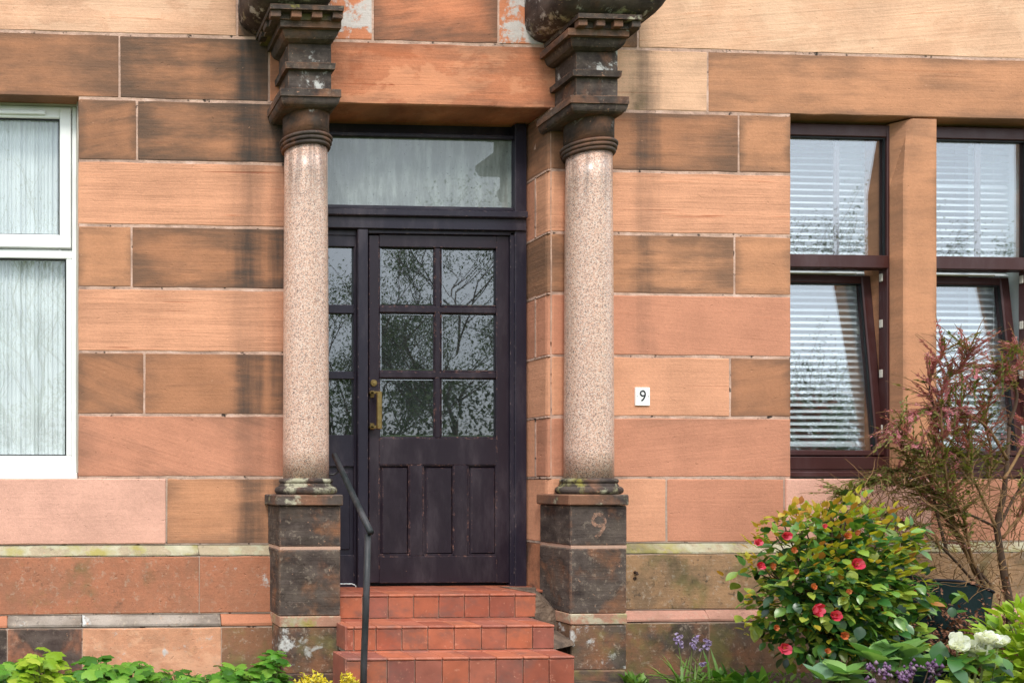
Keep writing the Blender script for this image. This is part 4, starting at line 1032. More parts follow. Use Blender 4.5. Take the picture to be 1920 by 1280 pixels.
for i in range(3):
    xs = [xl0[i]] + [X(p_, YS[i]) for p_ in JOINT[i]] + [xr0[i]]
    g_ = 0.003
    zlow = ZS[i + 1] + 0.001 if i < 2 else 0.0 - 0.04
    for a, b2 in zip(xs, xs[1:]):
        tile(a + g_, b2 - g_, YS[i], YS[i] + 0.016, zlow, ZS[i] - 0.017)
        # tread: a bullnosed row over the riser, then a row running back to the next riser
        off = 0.0
        tile(a + g_ * 0.6, b2 - g_ * 0.6, YS[i] - 0.006, YS[i] + 0.15, ZS[i] - 0.015, ZS[i], 0.005)
        ye = backs[i] if i else YF + 0.1
        if i == 0 and b2 == xs[-1]: b2 = XJ
        tile(a + g_ * 0.6, b2 - g_ * 0.6, YS[i] + 0.154, ye - 0.003, ZS[i] - 0.015, ZS[i] - 0.0004, 0.002)
for i in (1, 2):
    tile(xl0[i] - 0.008, xl0[i] + 0.004, YS[i] + 0.001, backs[i] - 0.002, (ZS[i + 1] if i < 2 else -0.04), ZS[i] - 0.001)
# cement fillets where the steps meet the right pedestal
bm = bmesh.new()
XP = X(1070, -0.25)
def wedge(pts, faces):
    v = [bm.verts.new(c) for c in pts]
    for f in faces: bm.faces.new([v[k] for k in f])
wedge([(xr0[0] - 0.01, -0.125, ZS[0] + 0.002), (xr0[0] - 0.06, 0.2, ZS[0] + 0.003), (XP + 0.01, 0.12, ZS[0] + 0.004), (XP + 0.01, 0.0, ZS[0] - 0.055), (XP + 0.01, -0.11, ZS[1] + 0.02), (xr0[0] - 0.01, -0.134, ZS[1] - 0.05), (XP + 0.01, -0.12, ZS[2])],
      [(0, 1, 2, 3), (0, 3, 4), (0, 4, 5), (4, 6, 5)])
wedge([(xr0[1] - 0.01, -0.392, ZS[2] + 0.012), (xr0[1] - 0.01, -0.11, ZS[2] + 0.06), (XP + 0.01, -0.11, ZS[2] + 0.05), (XP + 0.006, -0.255, ZS[2] + 0.018), (XP + 0.006, -0.275, ZS[2] - 0.006), (xr0[1] - 0.01, -0.405, ZS[2] - 0.006)],
      [(0, 1, 2, 3), (0, 3, 4, 5)])
o = obj('cement_fillet', bm, CEMENT); keep(o, steps)

# ------------------------------------------------------------------ handrail
rail = thing('handrail', 'worn black iron handrail sloping down beside the red tiled steps', 'handrail', (1.575, -0.74, 0))
yb = -0.74
pt = P(690, 1001, yb); pb = P(682, 1285, yb)
bm = bmesh.new(); tube(bm, [(pb.x - 0.003, yb, -0.1), (pb.x, yb, pb.z + 0.1), ((pb.x + pt.x) / 2, yb, (pb.z + pt.z) / 2), (pt.x, yb, pt.z)], 0.0165, 14)
o = obj('post', bm, IRON, smooth=True); keep(o, rail)
bm = bmesh.new(); lo = P(695, 998, yb - 0.03); up = P(627, 853, -0.02)
tube(bm, [lo, lo.lerp(up, 0.3), lo.lerp(up, 0.65), up], 0.0168, 14)
o = obj('rail', bm, IRON, smooth=True); keep(o, rail)
bm = bmesh.new(); bp = lo.lerp(up, 0.88)
tube(bm, [bp + Vector((0, 0, -0.012)), bp + Vector((0.0, 0, -0.05)), bp + Vector((-0.025, 0.01, -0.066)), bp + Vector((-0.1, 0.01, -0.066))], 0.007, 8)
o = obj('bracket', bm, IRON, smooth=True); keep(o, rail)

# ------------------------------------------------------------------ number plate, painted number, iron pin
def text_mesh(name, s, size, depth):
    c = bpy.data.curves.new(name, 'FONT'); c.body = s; c.size = size; c.align_x = 'CENTER'; c.align_y = 'CENTER'; c.extrude = depth; c.resolution_u = 8
    t = bpy.data.objects.new(name, c); COL.objects.link(t)
    bpy.context.view_layer.update()
    m = bpy.data.meshes.new_from_object(t.evaluated_get(bpy.context.evaluated_depsgraph_get()))
    bpy.data.objects.remove(t); bpy.data.curves.remove(c); return m
pl = P(1204.5, 743, -0.006)
plate = thing('house_number_plate', 'small white plate with the number 9 on the stone right of the column', 'number plate', pl)
bm = bmesh.new(); w, h = (X(1218) - X(1191)) / 2, (Z(1204, 726) - Z(1204, 760)) / 2
box(bm, -w, w, -0.003, 0.008, -h, h, 0.001); obj('plate', bm, PLATE, plate)
m = text_mesh('digit', '9', 0.098, 0.0008); m.materials.append(INK)
o = link('digit', m, plate); o.location = (0, -0.0042, 0.0); o.rotation_euler = (R(90), 0, 0); o.scale = (0.92, 1, 1)
bm = bmesh.new()
for s in (-0.78, 0.78):
    box(bm, w * s - 0.0025, w * s + 0.0025, -0.005, 0.0, -0.0025, 0.0025, 0.001)
obj('screw', bm, INK, plate)
m9, nt9, b9, out9 = newmat('worn_painted_number'); n9 = N(nt9)
b9.inputs['Base Color'].default_value = lin(186, 142, 118); b9.inputs['Roughness'].default_value = 0.95
tr9 = nt9.nodes.new('ShaderNodeBsdfTransparent'); mx9 = nt9.nodes.new('ShaderNodeMixShader')
nt9.links.new(n9.math('MULTIPLY', n9.step(n9.noise(n9.geo(), 24, 5), 0.36, 0.6), 0.62), mx9.inputs[0]); nt9.links.new(tr9.outputs[0], mx9.inputs[1]); nt9.links.new(b9.outputs[0], mx9.inputs[2]); nt9.links.new(mx9.outputs[0], out9.inputs[0])
gp = P(1123, 988, -0.2525)
m = text_mesh('painted_number', '9', 0.215, 0.0); m.materials.append(m9)
o = link('painted_number', m); o.location = gp; o.rotation_euler = (R(90), 0, 0)
tag(o, 'faded number 9 painted on the blackened pedestal stone', 'painted number')
c = P(1190, 1075, PY1)
bm = bmesh.new(); tube(bm, [c + Vector((0, 0.02, 0.01)), c + Vector((0, -0.018, 0.008)), c + Vector((0, -0.024, -0.004))], 0.008, 8)
tube(bm, [c + Vector((0, 0.0, -0.028)), c + Vector((0, -0.004, -0.028))], 0.010, 8)
o = obj('iron_pin', bm, RUST); tag(o, 'rusty iron pin stub set in the mossy plinth stone', 'pin')

# ------------------------------------------------------------------ foliage helpers
def leaf_shape(kind):
    if kind == 'oval':     # camellia-like, keeled and curled at the tip
        prof = [(0.0, 0.0), (0.18, 0.2), (0.42, 0.3), (0.7, 0.23), (0.9, 0.09), (1.0, 0.0)]; keel, droop = 0.35, 0.16
    elif kind == 'lance':
        prof = [(0.0, 0.02), (0.3, 0.14), (0.55, 0.17), (0.8, 0.1), (1.0, 0.0)]; keel, droop = 0.4, 0.2
    elif kind == 'small':
        prof = [(0.0, 0.0), (0.4, 0.26), (1.0, 0.0)]; keel, droop = 0.3, 0.1
    elif kind == 'blade':
        prof = [(0.0, 0.03), (0.35, 0.035), (0.7, 0.028), (1.0, 0.0)]; keel, droop = 0.4, 0.5
    elif kind == 'petal':
        prof = [(0.0, 0.1), (0.45, 0.4), (0.8, 0.38), (1.0, 0.12)]; keel, droop = -0.25, -0.3
    elif kind == 'lobed':
        vs = [(0, 0, 0)]; n = 15; lob = [0.42, 0.66, 0.8, 0.58, 0.88, 0.6, 0.84, 1.0, 0.84, 0.6, 0.88, 0.58, 0.8, 0.66, 0.42]
        for k in range(n):
            a = R(-150 + 300 * k / (n - 1)); r = lob[k] * 0.5
            vs.append((math.sin(a) * r, 0.22 + math.cos(a) * r, -0.14 * abs(math.sin(a * 2)) * r * 1.6 - 0.25 * r * r))
        vs[0] = (0, 0.2, 0.03)
        return vs, [(0, k, k + 1) for k in range(1, n)]
    vs, fs = [], []
    for (t, w) in prof:
        z = -droop * t * t; vs += [(-w, t, z + keel * w * 0.6), (0, t, z), (w, t, z + keel * w * 0.6)]
    for k in range(len(prof) - 1):
        a = 3 * k; fs += [(a, a+1, a+4, a+3), (a+1, a+2, a+5, a+4)]
    return vs, fs
SHAPES = {k: leaf_shape(k) for k in ('oval', 'lance', 'small', 'blade', 'petal', 'lobed')}
def leaf_data(kind, mat):
    key = kind + '_' + mat.name
    m = bpy.data.meshes.get(key)
    if not m:
        m = bpy.data.meshes.new(key); m.from_pydata(SHAPES[kind][0], [], SHAPES[kind][1]); m.materials.append(mat)
        for p in m.polygons: p.use_smooth = True
    return m
def leaf_matrix(pos, direction, size, roll=None, rs=random):
    d = Vector(direction).normalized()
    up = Vector((0, 0, 1)) if abs(d.z) < 0.95 else Vector((0, -1, 0))
    x = d.cross(up).normalized(); z = x.cross(d)
    M = Matrix((x, d, z)).transposed().to_4x4()
    M = M @ Matrix.Rotation(rs.uniform(-0.7, 0.7) if roll is None else roll, 4, 'Y')
    return Matrix.Translation(pos) @ M @ Matrix.Diagonal((size * rs.uniform(0.85, 1.15), size, size, 1))
def put_leaves(parent, items, kind, mat, name='leaf', limit=0, rest='foliage'):
    """items: world matrices; the nearest ones become leaf objects, the others one mesh"""
    items = sorted(items, key=lambda M: (M.translation.y))
    near, far = items[:limit], items[limit:]
    me = leaf_data(kind, mat); inv = Matrix.Translation(-parent.location)
    for M in near:
        o = bpy.data.objects.new(name, me); COL.objects.link(o); o.parent = parent; o.matrix_local = inv @ M
    if far:
        V, F = [], []; sv, sf = SHAPES[kind]
        for M in far:
            k = len(V); Q = inv @ M
            V += [tuple(Q @ Vector(v)) for v in sv]; F += [tuple(i + k for i in f) for f in sf]
        o = raw(rest, V, F, mat, parent, True, 'stuff')
def rnd_dir(rs, up=0.2, front=0.3):
    while True:
        v = Vector((rs.uniform(-1, 1), rs.uniform(-1, 1), rs.uniform(-1, 1)))
        if 0.1 < v.length < 1: break
    return (v.normalized() + Vector((0, -front, up))).normalized()
def flower(parent, pos, facing, size, mat, petals=7, name='flower', centre=L_YEL):
    """open flower: two whorls of cupped petals and a tuft of stamens, one mesh"""
    f = Vector(facing).normalized(); a = f.orthogonal().normalized(); b2 = f.cross(a)
    V, F = [], []; sv, sf = SHAPES['petal']; nv = 0; mats = []
    me = bpy.data.meshes.new(name)
    for ring, (cnt, open_, sc) in enumerate(((petals, 0.95, 1.0), (max(3, petals - 2), 0.55, 0.72))):
        for k in range(cnt):
            an = 2 * math.pi * (k + 0.5 * ring) / cnt + random.uniform(-0.15, 0.15)
            out = a * math.cos(an) + b2 * math.sin(an)
            d = (out * math.sin(open_) + f * math.cos(open_)).normalized(); x = d.cross(f).normalized(); z = x.cross(d)
            M = Matrix.Translation(Vector(pos) - Vector(parent.location)) @ Matrix((x, d, z)).transposed().to_4x4() @ Matrix.Scale(size * 0.5 * sc * random.uniform(0.88, 1.1), 4)
            k0 = len(V); V += [tuple(M @ Vector(v)) for v in sv]; F += [tuple(i + k0 for i in fc) for fc in sf]; mats += [0] * len(sf)
    for k in range(8):
        an = random.uniform(0, 6.28); r = random.uniform(0, 0.1) * size
        c = Vector(pos) - Vector(parent.location) + (a * math.cos(an) + b2 * math.sin(an)) * r
        t = c + f * size * random.uniform(0.18, 0.28); s = size * 0.025; k0 = len(V)
        V += [tuple(c - a * s), tuple(c + a * s), tuple(t + a * s), tuple(t - a * s)]; F.append((k0, k0+1, k0+2, k0+3)); mats.append(1)
    me.from_pydata(V, [], F); me.materials.append(mat); me.materials.append(centre)
    for p, mi in zip(me.polygons, mats): p.material_index = mi; p.use_smooth = True
    return link(name, me, parent)

# ------------------------------------------------------------------ camellia
def camellia():
    rs = random.Random(5); Yc = -0.78
    c = P(1560, 1098, Yc); base = Vector((c.x + 0.02, Yc, 0))
    t = thing('camellia_bush', 'rounded camellia bush with glossy dark leaves, yellow tips and red pink flowers', 'bush', base)
    rx, ry, rz = 0.385, 0.34, 0.45
    bm = bmesh.new()
    tube(bm, [(0, 0, -0.05), (0.01, 0, 0.2), (0, 0.01, 0.42)], [0.02, 0.016, 0.01], 8)
    obj('trunk', bm, BARK, t)
    bm = bmesh.new()
    for k in range(34):
        a = rs.uniform(0, 6.28); e = rs.uniform(-0.1, 1.4)
        d = Vector((math.cos(a) * math.cos(e) * rx, math.sin(a) * math.cos(e) * ry, math.sin(e) * rz)) * rs.uniform(0.75, 1.0)
        s = Vector((0, 0, rs.uniform(0.1, 0.4))); e2 = Vector((0, 0, c.z)) + d
        mid = s.lerp(e2, 0.5) + Vector((rs.uniform(-.03, .03), rs.uniform(-.03, .03), 0.02))
        tube(bm, [s, mid, e2], [0.008, 0.005, 0.003], 5)
    obj('branches', bm, BARK, t, kind='stuff')
    old, young = [], []
    C = Vector((c.x, Yc, c.z))
    def lumpy(d):
        return 1.0 + 0.24 * noise.noise(d * 2.3 + Vector((3, 1, 7))) + 0.08 * noise.noise(d * 5)
    for k in range(3100):
        d = rnd_dir(rs, 0.0, 0.35)
        shell = rs.random() ** 0.35
        r = shell * lumpy(d)
        p = C + Vector((d.x * rx * r, d.y * ry * r, d.z * rz * r))
        if p.z < 0.05: continue
        # gaps between sprays
        if noise.noise(p * 7.5) < -0.30 and shell > 0.6: continue
        ld = (d * 0.7 + rnd_dir(rs, -0.25, 0.25) * 0.9).normalized()
        tip = shell > 0.84 and (d.z > 0.12) and noise.noise(p * 5 + Vector((9, 9, 9))) > -0.25
        if tip and rs.random() < 0.66 or rs.random() < 0.11:
            young.append(leaf_matrix(p + d * 0.015, (d + Vector((0, -0.2, 0.5)) + rnd_dir(rs) * 0.6), rs.uniform(0.032, 0.055), rs=rs))
        else:
            old.append(leaf_matrix(p, ld, rs.uniform(0.05, 0.08), rs=rs))
    # sprigs of new growth standing above the outline
    for (px, py) in ((1552, 940), (1573, 950), (1430, 968), (1486, 950), (1500, 958), (1515, 962), (1640, 962), (1655, 975), (1420, 985), (1470, 962), (1402, 1040), (1396, 1165), (1705, 1000), (1720, 1010), (1400, 1110), (1540, 955)):
        p = P(px, py, Yc + rs.uniform(-0.1, 0.1))
        for q in range(7):
            young.append(leaf_matrix(p - Vector((0, 0, q * 0.011)), rnd_dir(rs, 0.7, 0.1), rs.uniform(0.028, 0.045), rs=rs))
    put_leaves(t, old, 'oval', L_CAM, 'leaf', 220, 'foliage')
    put_leaves(t, young, 'oval', L_YOUNG, 'young_leaf', 70, 'young_foliage')
    # trailing sprays to the right, in front of the bag
    tr = []
    for (px, py) in ((1700, 1150), (1720, 1165), (1745, 1130), (1760, 1120), (1775, 1140), (1790, 1110), (1735, 1180), (1705, 1120), (1690, 1180), (1660, 1200), (1680, 1215), (1715, 1195)):
        p = P(px, py, -0.85)
        for q in range(3): tr.append(leaf_matrix(p + Vector((rs.uniform(-.02, .02), rs.uniform(-.04, .04), rs.uniform(-.02, .02))), rnd_dir(rs, -0.5, 0.3), rs.uniform(0.05, 0.08), rs=rs))
    put_leaves(t, tr, 'oval', L_CAM, 'leaf', 30)
    fl = [(1470, 1003, 28, P_RED), (1419, 1018, 24, P_RED), (1602, 1056, 34, P_RED), (1666, 1032, 22, P_RED), (1524, 1142, 40, P_RED), (1562, 1152, 32, P_RED), (1468, 1213, 36, P_RED), (1422, 1060, 24, P_RED),
          (1653, 1142, 26, P_RED), (1710, 1112, 26, P_RED), (1543, 985, 16, P_RED), (1484, 1030, 20, P_BROWN), (1586, 1005, 22, P_BROWN), (1603, 998, 18, P_BROWN), (1445, 1062, 20, P_BROWN), (1580, 1190, 24, P_BROWN),
          (1490, 1070, 16, P_BROWN), (1705, 1032, 18, P_BROWN), (1548, 1220, 18, P_BROWN), (1452, 1175, 18, P_BROWN), (1522, 1100, 20, P_BROWN), (1588, 1108, 18, P_BROWN)]
    for (px, py, s, mt) in fl:
        # seat each flower on the bush surface
        Yp = Yc
        q0 = P(px, py, Yc); ex = ((q0.x - C.x) / rx) ** 2 + ((q0.z - C.z) / rz) ** 2
        Yp = Yc - ry * math.sqrt(max(0.02, 1 - ex)) * 1.12 - 0.03
        p = P(px, py, Yp)
        flower(t, p, (rs.uniform(-0.4, 0.4), -1, rs.uniform(-0.1, 0.5)), s / FPX * (DIST + Yp) * 0.95, mt, rs.choice((5, 6, 7)), 'flower' if mt is P_RED else 'faded_flower')
camellia()

# ------------------------------------------------------------------ tamarisk
def tamarisk():
    rs = random.Random(9); Yt = -0.42
    b0 = P(1893, 1130, Yt)
    t = thing('tamarisk_shrub', 'straggling shrub with pink feathery plumes in front of the mahogany windows', 'shrub', (b0.x, Yt, 0))
    O = Vector(t.location)
    W = lambda px, py, dy=0.0: P(px, py, Yt + dy) - O
    bm = bmesh.new(); tube(bm, [Vector((0.02, 0, -0.05)), W(1893, 1130), W(1880, 1060), W(1868, 985), W(1882, 930), W(1888, 870), W(1892, 800)], [0.022, 0.018, 0.016, 0.014, 0.012, 0.009, 0.007], 10)
    obj('trunk', bm, BARK, t, smooth=True)
    mains = [
        [(1868, 985), (1830, 968), (1775, 950), (1740, 905), (1700, 850), (1690, 800)],
        [(1850, 1120), (1820, 1040), (1800, 960), (1760, 905), (1735, 850), (1720, 830)],
        [(1840, 1110), (1780, 1035), (1720, 985), (1670, 965), (1620, 950), (1580, 920)],
        [(1890, 860), (1850, 800), (1790, 768), (1740, 770), (1700, 790), (1680, 810)],
        [(1892, 800), (1905, 740), (1885, 700), (1850, 690), (1800, 720), (1770, 770)],
        [(1885, 900), (1910, 850), (1935, 790), (1940, 720), (1925, 670), (1905, 655)],
        [(1870, 990), (1905, 930), (1950, 870), (1990, 800), (2000, 740)],
        [(1830, 1080), (1790, 980), (1775, 900), (1765, 820), (1768, 730), (1800, 690), (1820, 660)],
        [(1845, 1100), (1800, 1010), (1730, 930), (1690, 905), (1640, 905), (1600, 925)],
        [(1880, 1010), (1920, 960), (1960, 930), (2010, 900)],
        [(1860, 1100), (1810, 1030), (1780, 965), (1785, 905), (1800, 850), (1790, 800)],
        [(1800, 960), (1850, 910), (1860, 850), (1850, 790), (1870, 720), (1915, 690)],
        [(1775, 1035), (1755, 960), (1745, 880), (1760, 800), (1745, 720), (1770, 660)],
        [(1868, 985), (1840, 930), (1815, 880), (1820, 820), (1800, 760), (1830, 720)],
        [(1740, 905), (1690, 880), (1660, 890), (1630, 905)],
        [(1888, 870), (1850, 860), (1800, 850), (1760, 840), (1725, 860), (1700, 900)],
    ]
    twigs, green, pink = [], [], []
    for mi, pts in enumerate(mains):
        dy0, dy1 = rs.uniform(-0.05, 0.05), rs.uniform(-0.35, 0.22)
        wp = [W(px + rs.uniform(-3, 3), py + rs.uniform(-3, 3), dy0 + (dy1 - dy0) * i / (len(pts) - 1)) for i, (px, py) in enumerate(pts)]
        # smooth the run
        sm = []
        for i in range(len(wp) - 1):
            p0, p1, p2, p3 = wp[max(i-1, 0)], wp[i], wp[i+1], wp[min(i+2, len(wp)-1)]
            for k in range(5):
                u = k / 5
                sm.append(0.5 * ((2*p1) + (p2-p0)*u + (2*p0-5*p1+4*p2-p3)*u*u + (3*p1-p0-3*p2+p3)*u**3))
        sm.append(wp[-1])
        L = len(sm)
        bm = bmesh.new(); tube(bm, sm, [0.0068 * (1 - 0.85 * i / L) + 0.001 for i in range(L)], 6)
        obj('branch', bm, TWIG if mi % 2 else BARK, t, smooth=True)
        for i in range(int(L * 0.25), L):
            for q in range(5):
                if rs.random() < 0.15: continue
                p = sm[i]; tang = (sm[min(i+1, L-1)] - sm[max(i-1, 0)]).normalized()
                d = (tang * 0.8 + Vector((rs.uniform(-1.3, 0.6), rs.uniform(-0.8, 0.6), rs.uniform(-0.2, 0.7)))).normalized()
                ln = rs.uniform(0.06, 0.24); tw = [p]; dd = d.copy()
                for s in range(5):
                    dd = (dd + Vector((rs.uniform(-.15, .15), rs.uniform(-.15, .15), -0.09))).normalized(); tw.append(tw[-1] + dd * ln / 5)
                twigs.append(tw)
                hz = (p + O).z
                isp = rs.random() < (0.74 if hz > Z(1800, 850, Yt) else 0.14)
                fat = rs.uniform(0.004, 0.009)
                dens = rs.choice((8, 40, 80)) if isp else rs.choice((6, 20, 36))
                for s in range(dens):
                    f = rs.random() * 4; k = int(f); pp = tw[k].lerp(tw[k+1], f - k)
                    off = Vector((rs.gauss(0, 1), rs.gauss(0, 1), rs.gauss(0, 1))) * fat * 0.55
                    (pink if isp else green).append((O + pp + off, dd + off * 40, rs.uniform(0.010, 0.017) if isp else rs.uniform(0.013, 0.024)))
    bm = bmesh.new()
    for tw in twigs: tube(bm, tw, [0.0028, 0.0025, 0.0022, 0.0018, 0.0014, 0.001], 4)
    # bare wandering twigs low down
    for k in range(420):
        px = rs.uniform(1620, 1915); py = rs.uniform(900, 1110); p = W(px, py, rs.uniform(-0.2, 0.15)); d = Vector((rs.uniform(-1, .6), rs.uniform(-.4, .4), rs.uniform(-0.3, 1))).normalized(); tw = [p]
        for s in range(6):
            d = (d + Vector((rs.uniform(-.3, .3), rs.uniform(-.3, .3), rs.uniform(-.3, .25)))).normalized(); tw.append(tw[-1] + d * rs.uniform(0.02, 0.045))
        tube(bm, tw, [0.0024, 0.0022, 0.002, 0.0017, 0.0014, 0.0011, 0.0008], 4)
    obj('twigs', bm, TWIG, t, kind='stuff')
    put_leaves(t, [leaf_matrix(p, d, s, rs=rs) for p, d, s in pink], 'small', L_PINK, rest='blossom')
    put_leaves(t, [leaf_matrix(p, d, s, rs=rs) for p, d, s in green], 'small', L_TAM, rest='foliage')
    # upright new green shoots
    bm = bmesh.new(); lv = []
    for (px, pt_, pb_) in ((1803, 650, 770), (1828, 665, 760), (1880, 660, 740), (1700, 745, 860), (1790, 700, 800), (1712, 800, 890)):
        a, b2 = W(px, pb_, -0.1), W(px + rs.uniform(-4, 8), pt_, -0.12); tube(bm, [a, a.lerp(b2, .5) + Vector((.004, 0, 0)), b2], [0.0025, 0.002, 0.001], 5)
        for s in range(46):
            f = rs.uniform(0.1, 1); lv.append(leaf_matrix(O + a.lerp(b2, f), Vector((rs.uniform(-.8, .8), rs.uniform(-.8, .8), 1.0)), rs.uniform(0.012, 0.022), rs=rs))
    obj('shoot', bm, STEM, t); put_leaves(t, lv, 'small', L_TAM, rest='shoot_leaves')
tamarisk()

# brown withered shrub below it
def dry_shrub():
    rs = random.Random(3); Yt = -0.5; c = P(1868, 1150, Yt)
    t = thing('withered_shrub', 'low brown withered shrub below the pink tamarisk beside the dark green bag', 'shrub', (c.x, Yt, 0))
    O = Vector(t.location); lv = []; bm = bmesh.new()
    for k in range(190):
        a = rs.uniform(0, 6.28); d = Vector((math.cos(a) * 0.75, math.sin(a) * 0.5, rs.uniform(0.5, 1.3))).normalized(); p = Vector((rs.uniform(-.08, .08), rs.uniform(-.08, .08), 0)); tw = [p]
        ln = rs.uniform(0.34, 0.74)
        for s in range(6):
            d = (d + Vector((rs.uniform(-.2, .2), rs.uniform(-.2, .2), -0.05))).normalized(); tw.append(tw[-1] + d * ln / 6)
        tube(bm, tw, [0.003, 0.0027, 0.0024, 0.002, 0.0016, 0.0012, 0.001], 4)
        for s in range(42):
            f = rs.uniform(1.5, 5.99); k2 = int(f); pp = tw[k2].lerp(tw[k2+1], f - k2)
            lv.append(leaf_matrix(O + pp + Vector((rs.gauss(0, .012), rs.gauss(0, .012), rs.gauss(0, .012))), rnd_dir(rs, 0.4, 0), rs.uniform(0.016, 0.03), rs=rs))
    obj('stems', bm, BARK, t, kind='stuff'); put_leaves(t, lv, 'small', L_DRY, rest='dry_foliage')
dry_shrub()

# ------------------------------------------------------------------ dark green garden bag
def garden_bag():
    Yb = -0.3; a = P(1690, 1080, Yb); 
    x0, x1 = X(1685, Yb), X(1842, Yb); ztop = Z(1720, 1078, Yb)
    t = thing('garden_bag', 'dark green fabric garden bag slumped between camellia and brown shrub', 'bag', ((x0 + x1) / 2, Yb, 0))
    w = (x1 - x0) / 2; bm = bmesh.new(); nx, nz = 18, 12
    prof = lambda u: ztop + 0.0 - 0.085 * max(0, u * 0.5 + 0.5) ** 1.2 + 0.012 * math.cos(u * 3)
    rim = []
    for side, y in ((0, -0.12), (1, 0.12)):
        rows = []
        for j in range(nz + 1):
            row = []
            for i in range(nx + 1):
                u = -1 + 2 * i / nx; f = j / nz
                zz = prof(u) * f
                bulge = 0.045 * math.sin(math.pi * min(1, f * 0.9 + 0.1)) * (1 - u * u)
                cr = 0.018 * noise.noise(Vector((u * 3.2, f * 4.5, side * 7))) + 0.008 * noise.noise(Vector((u * 9, f * 3, side)))
                row.append(bm.verts.new((u * w * (0.93 + 0.07 * f), (y + (-bulge if side == 0 else bulge)) * (1 - 0.72 * abs(u) ** 5) + cr, zz)))
            rows.append(row)
        for j in range(nz):
            for i in range(nx): bm.faces.new((rows[j][i], rows[j][i+1], rows[j+1][i+1], rows[j+1][i]))
        rim.append(rows)
    for i0 in (0, nx):
        for j in range(nz): bm.faces.new((rim[0][j][i0], rim[1][j][i0], rim[1][j+1][i0], rim[0][j+1][i0]))
    pts = [v.co.copy() for v in rim[0][nz]] ; pts2 = [v.co.copy() for v in rim[1][nz]]
    obj('bag_body', bm, FABRIC, t, smooth=True)
    bm = bmesh.new(); tube(bm, pts, 0.008, 6); tube(bm, pts2, 0.008, 6); obj('bag_edging', bm, PIPING, t, smooth=True)
garden_bag()

# ------------------------------------------------------------------ lobed plants along the foot of the left wall
def lobed(px, py, wpx, hpx, n, label, seed, size=(26, 46), Yp=-0.45, mat=L_IVY):
    rs = random.Random(seed); base = P(px, py, Yp); 
    t = thing('leafy_plant', label, 'plant', (base.x, Yp, 0), 'bright green lobed plants at the wall foot')
    O = Vector(t.location); s = (DIST + Yp) / FPX; lv = []; bm = bmesh.new()
    for k in range(int(n * 2.2)):
        u = rs.uniform(-1, 1); f = rs.random()
        top = base.z * (1 - 0.45 * u * u)
        z = max(0.03, top * (0.35 + 0.65 * f)); y = rs.uniform(-0.16, 0.14)
        p = O + Vector((u * wpx * s, y, z))
        d = Vector((u * 0.6 + rs.uniform(-.6, .6), -0.75 + rs.uniform(-.4, .4), -0.25 + rs.uniform(-.3, .45)))
        sz = rs.uniform(*size) * s
        lv.append(leaf_matrix(p, d, sz, rs.uniform(-0.4, 0.4), rs))
        b = Vector((u * wpx * s * 0.4, y * 0.5, -0.02)); q = p - O
        tube(bm, [b, b.lerp(q, 0.6) + Vector((0, 0.01, 0.03)), q], [0.003, 0.0025, 0.0018], 4)
    obj('stems', bm, STEM, t, kind='stuff')
    put_leaves(t, lv, 'lobed', mat, 'leaf', 60)
lobed(12, 1230, 55, 50, 34, 'lobed green plant at the left photo edge below the white window', 21)
lobed(80, 1214, 42, 60, 34, 'yellow green lobed plant in front of the dark flaked stone', 22, (34, 56), -0.5, L_LIME)
lobed(182, 1230, 55, 50, 40, 'bright green lobed plant right of the cracked plinth joint', 23, (30, 58), -0.5)
lobed(255, 1240, 42, 40, 30, 'dark veined lobed plant between two taller leaf clumps', 24, (26, 44), -0.42)
lobed(345, 1257, 75, 30, 44, 'low spread of lobed leaves below the pale plinth stone', 25, (24, 42), -0.42)
lobed(450, 1242, 45, 55, 40, 'lobed plant rising towards the dark left pedestal', 26, (26, 46), -0.42)
lobed(508, 1212, 18, 80, 26, 'tall lobed stem leaning on the blackened left pedestal', 27, (24, 40), -0.36)
lobed(528, 1268, 20, 30, 16, 'small lobed plant at the corner of the left pedestal', 28, (18, 28), -0.4)

def golden(px, py, wpx, label, seed):
    rs = random.Random(seed); Yp = -0.78; base = P(px, py, Yp); s = (DIST + Yp) / FPX
    t = thing('golden_shrub', label, 'shrub', (base.x, Yp, 0), 'yellow dwarf shrubs beside the steps')
    O = Vector(t.location); lv = []; bm = bmesh.new()
    for k in range(46):
        u = rs.uniform(-1, 1); top = base.z * (1 - 0.32 * abs(u)) * rs.uniform(0.75, 1.0); q = Vector((u * wpx * s, rs.uniform(-.06, .06), top))
        tube(bm, [(u * 0.02, 0, -0.02), q * 0.5 + Vector((0, 0, 0.01)), q], [0.003, 0.002, 0.001], 4)
        for j in range(26):
            f = rs.uniform(0.3, 1.02); lv.append(leaf_matrix(O + q * f, rnd_dir(rs, 0.8, 0.2), rs.uniform(0.014, 0.026), rs=rs))
    obj('stems', bm, STEM, t, kind='stuff'); put_leaves(t, lv, 'small', L_YEL, 'leaf', 0)
golden(588, 1254, 34, 'golden yellow dwarf shrub in front of the left pedestal', 31)
golden(655, 1258, 19, 'smaller golden yellow shrub beside the handrail post', 32)

